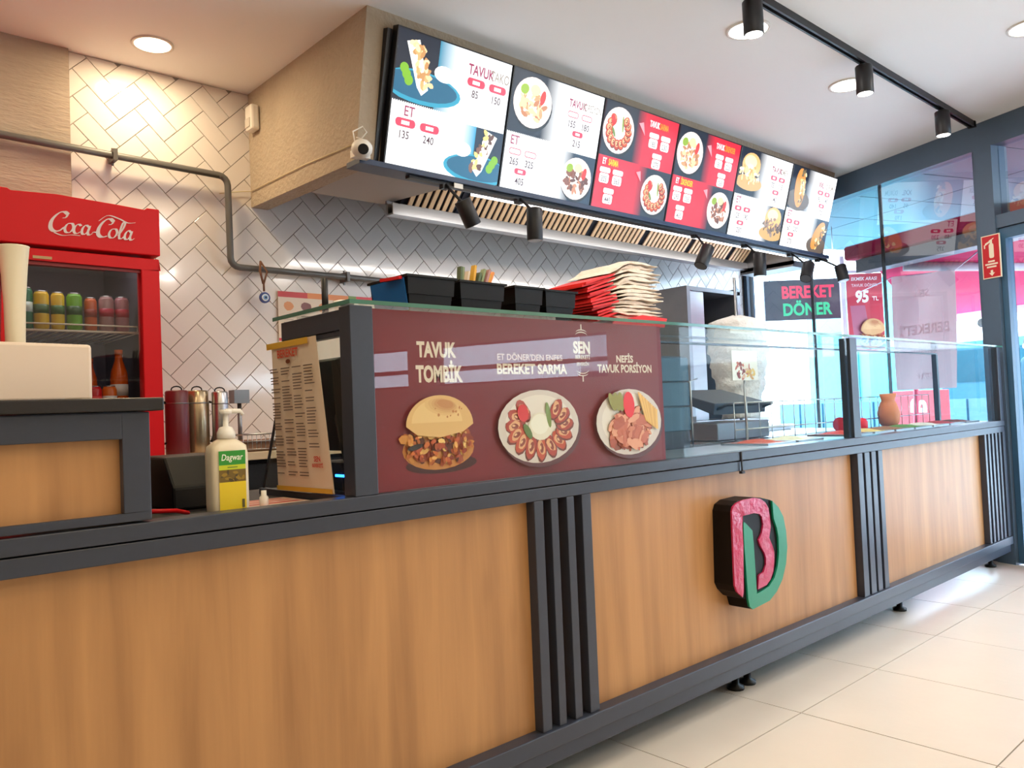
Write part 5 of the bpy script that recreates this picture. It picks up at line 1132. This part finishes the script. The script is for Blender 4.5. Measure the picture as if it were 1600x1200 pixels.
# barrier of blue sheets
br = thing('metal_barrier', 'blue corrugated barrier low behind the right end of the case', 'barrier', tuple(W(4.9, -.04, 4)))
BM = mat('barrier_blue', c(44, 96, 122), .4)
for k in range(16):
    mb = MB(); wbox(mb, 3.0+k*.24, 3.0+k*.24+.225, -.04, .98, 4.0+(.02 if k % 2 else 0), 4.04+(.02 if k % 2 else 0)); obj('sheet', mb, BM, br)
# red box with B, red pole
rb = thing('red_crate', 'red box with a white letter B lying on its side, outside behind the case', 'box', tuple(W(2.1, -.04, 2)))
mb = MB(); wbox(mb, 2.16, 2.75, -.04, 1.10, 2.0, 2.14); obj('box_body', mb, mat('red_pink_box', c(176, 24, 44), .5), rb, .01)
p = Pic(1e-4); vs_, fs_ = text_tris('B', .26, .03); n0 = 0; p.h = 1e-4; p.v = [(.26+b, .87+a, 1e-4) for a, b in vs_]; p.f = list(fs_); p.col = [[WHT]*len(q) for q in fs_]
p.build('letter', PRINT, W(2.75, 0, 2.0), -WD, UP, -WN, rb, .002)
mb = MB(); mb.tube([W(1.78, -.04, 1.2), W(1.66, 2.0, 1.2)], .022, 10); o = obj('pink_pole', mb, mat('pole_red', c(214, 60, 90), .5)); tag(o, 'slim pinkish red pole on the pavement behind the case', 'pole')
# round black lamp on a pole
t = thing('round_sign', 'small dark round sign beyond the awning edge', 'sign', tuple(W(3.3, -.04, 4.3)))
mb = MB(); mb.tube([W(3.45, 1.90, 4.3), W(3.45, 1.90, 4.34)], .055, 20); obj('disc', mb, BLACK, t); mb = MB(); mb.tube([W(3.45, -.04, 4.36), W(3.45, 1.9, 4.36)], .012, 8); obj('pole', mb, ARM, t)
# outdoor table and chair
t = thing('outdoor_table', 'red topped table outside the door', 'table', tuple(W(1.25, -.04, 2.3)))
mb = MB(); c0 = W(1.2, .72, 2.35); mb.box(c0.x-.35, c0.x+.35, c0.y-.35, c0.y+.35, .70, .74); obj('table_top', mb, RED, t, .01)
for a, b in ((-.3, -.3), (.3, -.3), (.3, .3), (-.3, .3)): mb = MB(); mb.tube([(c0.x+a, c0.y+b, -.04), (c0.x+a, c0.y+b, .70)], .018, 8); obj('leg', mb, WHITEP, t)
t = thing('outdoor_chair', 'red chair beside the outdoor table', 'chair', tuple(W(.7, -.04, 1.5)))
c0 = W(.62, .45, 1.75); mb = MB(); mb.box(c0.x-.2, c0.x+.2, c0.y-.2, c0.y+.2, .42, .45); obj('seat', mb, RED, t, .01); mb = MB(); mb.box(c0.x-.2, c0.x+.2, c0.y+.18, c0.y+.21, .55, .85); obj('backrest', mb, RED, t, .01)
for a, b in ((-.18, -.18), (.18, -.18), (.18, .18), (-.18, .18)): mb = MB(); mb.tube([(c0.x+a, c0.y+b, -.04), (c0.x+a, c0.y+b, .85 if b > 0 else .43)], .014, 8); obj('leg', mb, STEEL, t)

# man outside the door
def person(base, face, h=1.70):
    k_ = h/1.75
    t = thing('person', 'man in a dark teal tracksuit standing outside beyond the shop door', 'person', tuple(base))
    fx, fy_ = face; F = Vector((fx, fy_, 0)).normalized(); Rr = Vector((F.y, -F.x, 0)); B = Vector(base)
    def P(r_, f__, z): return B+(Rr*r_+F*f__+UP*z)*k_
    V = [(P(0, 0, .98), .15, .11), (P(0, .01, 1.15), .145, .10), (P(0, .01, 1.33), .17, .11), (P(0, 0, 1.45), .12, .09), (P(0, .01, 1.52), .055, .055),
         (P(.19, 0, 1.42), .065, .06), (P(.24, -.02, 1.15), .05, .048), (P(.22, .14, .98), .036, .034), (P(.20, .18, .93), .03, .026),
         (P(-.19, 0, 1.42), .065, .06), (P(-.25, -.02, 1.15), .05, .048), (P(-.23, .05, .90), .036, .034), (P(-.22, .07, .84), .03, .026),
         (P(.10, 0, .88), .095, .09), (P(.11, .02, .50), .065, .065), (P(.11, -.01, .12), .045, .045),
         (P(-.10, 0, .88), .095, .09), (P(-.13, .01, .50), .065, .065), (P(-.14, -.02, .12), .045, .045)]
    E_ = [(0, 1), (1, 2), (2, 3), (3, 4), (3, 5), (5, 6), (6, 7), (7, 8), (3, 9), (9, 10), (10, 11), (11, 12), (0, 13), (13, 14), (14, 15), (0, 16), (16, 17), (17, 18)]
    def skin(name, vv, ee, m_, root=0, sub=2):
        me = bpy.data.meshes.new(name); me.from_pydata([tuple(v[0]-B) for v in vv], ee, []); me.materials.append(m_)
        o = bpy.data.objects.new(name, me); COL.objects.link(o); o.parent = t
        md = o.modifiers.new('skin', 'SKIN'); md.use_smooth_shade = True
        for i, v in enumerate(vv): me.skin_vertices[0].data[i].radius = (v[1]*k_, v[2]*k_); me.skin_vertices[0].data[i].use_root = (i == root)
        s2 = o.modifiers.new('sub', 'SUBSURF'); s2.levels = sub; s2.render_levels = sub; return o
    SK = mat('skin', c(206, 150, 124), .5)
    skin('body', V, E_, mat('teal_tracksuit', c(28, 74, 92), .7, noise=.08, nscale=12))
    mb = MB(); hc = P(0, .02, 1.64); mb.blob(hc, .078*k_, .078*k_, .115*k_, 20, 14)
    mb.v = [tuple(Vector(v)+F*(.018 if (Vector(v)-hc).dot(F) > .05 and abs((Vector(v)-hc).z) < .03 and abs((Vector(v)-hc).dot(Rr)) < .02 else 0)) for v in mb.v]
    mb.tube([P(0, 0, 1.46), P(0, .015, 1.58)], .052*k_, 12); mb.blob(P(0, .105, 1.625), .012, .012, .02, 8, 5)
    for s_ in (-1, 1): mb.blob(P(s_*.08, .01, 1.635), .012, .016, .028, 8, 5)
    h_ = obj('head', mb, SK, t)
    mb = MB()
    for s_ in (-1, 1): mb.blob(P(s_*.03, .093, 1.655), .011, .011, .008, 8, 5)
    obj('eyes', mb, BLACK, t)
    mb = MB(); mb.blob(P(0, .094, 1.585), .022, .01, .006, 8, 5); obj('mouth', mb, mat('lips', c(150, 80, 76), .5), t)
    mb = MB(); mb.blob(P(0, -.002, 1.685), .083*k_, .086*k_, .085*k_, 18, 10); mb.v = [v if v[2] > hc.z+.015 else (v[0], v[1], hc.z+.015) for v in mb.v]; obj('hair', mb, mat('dark_hair', c(40, 34, 36), .7), t)
    for s_, w_ in ((1, P(.20, .18, .93)), (-1, P(-.22, .07, .84))):
        vv = [(w_, .028, .018), (w_+UP*-.06*k_, .036, .016)]; ee = [(0, 1)]
        for q in range(4):
            b0 = w_+Rr*(.024-.016*q)*k_+UP*-.085*k_; ln = (.028, .034, .032, .024)[q]; i = len(vv)
            vv += [(b0, .009, .009), (b0+UP*-ln*k_+F*.008, .008, .008), (b0+UP*-ln*1.8*k_+F*.02, .007, .007)]; ee += [(1, i), (i, i+1), (i+1, i+2)]
        i = len(vv); vv += [(w_-Rr*s_*.03*k_+UP*-.04*k_+F*.012, .010, .010), (w_-Rr*s_*.04*k_+UP*-.075*k_+F*.03, .008, .008)]; ee += [(0, i), (i, i+1)]
        skin('hand', vv, ee, SK, 0, 1)
    for s_ in (-1, 1):
        mb = MB(); c1 = P(s_*.125, .05, .045); mb.blob(c1, .055*k_+abs(F.x)*.07, .055*k_+abs(F.y)*.07, .045, 14, 8); mb.v = [(v[0], v[1], max(v[2], B.z+.001)) for v in mb.v]; obj('shoe', mb, mat('white_shoe', c(226, 226, 230), .5), t)
    mb = MB(); mb.tube([P(.0, .125, 1.02), P(0, .125, 1.40)], .004, 6); mb.tube([P(-.12, .09, 1.36), P(-.03, .125, 1.30)], .006, 6); obj('jacket_piping', mb, ARM, t)
person(W(2.62, -.04, 4.0), (-1, -.3))
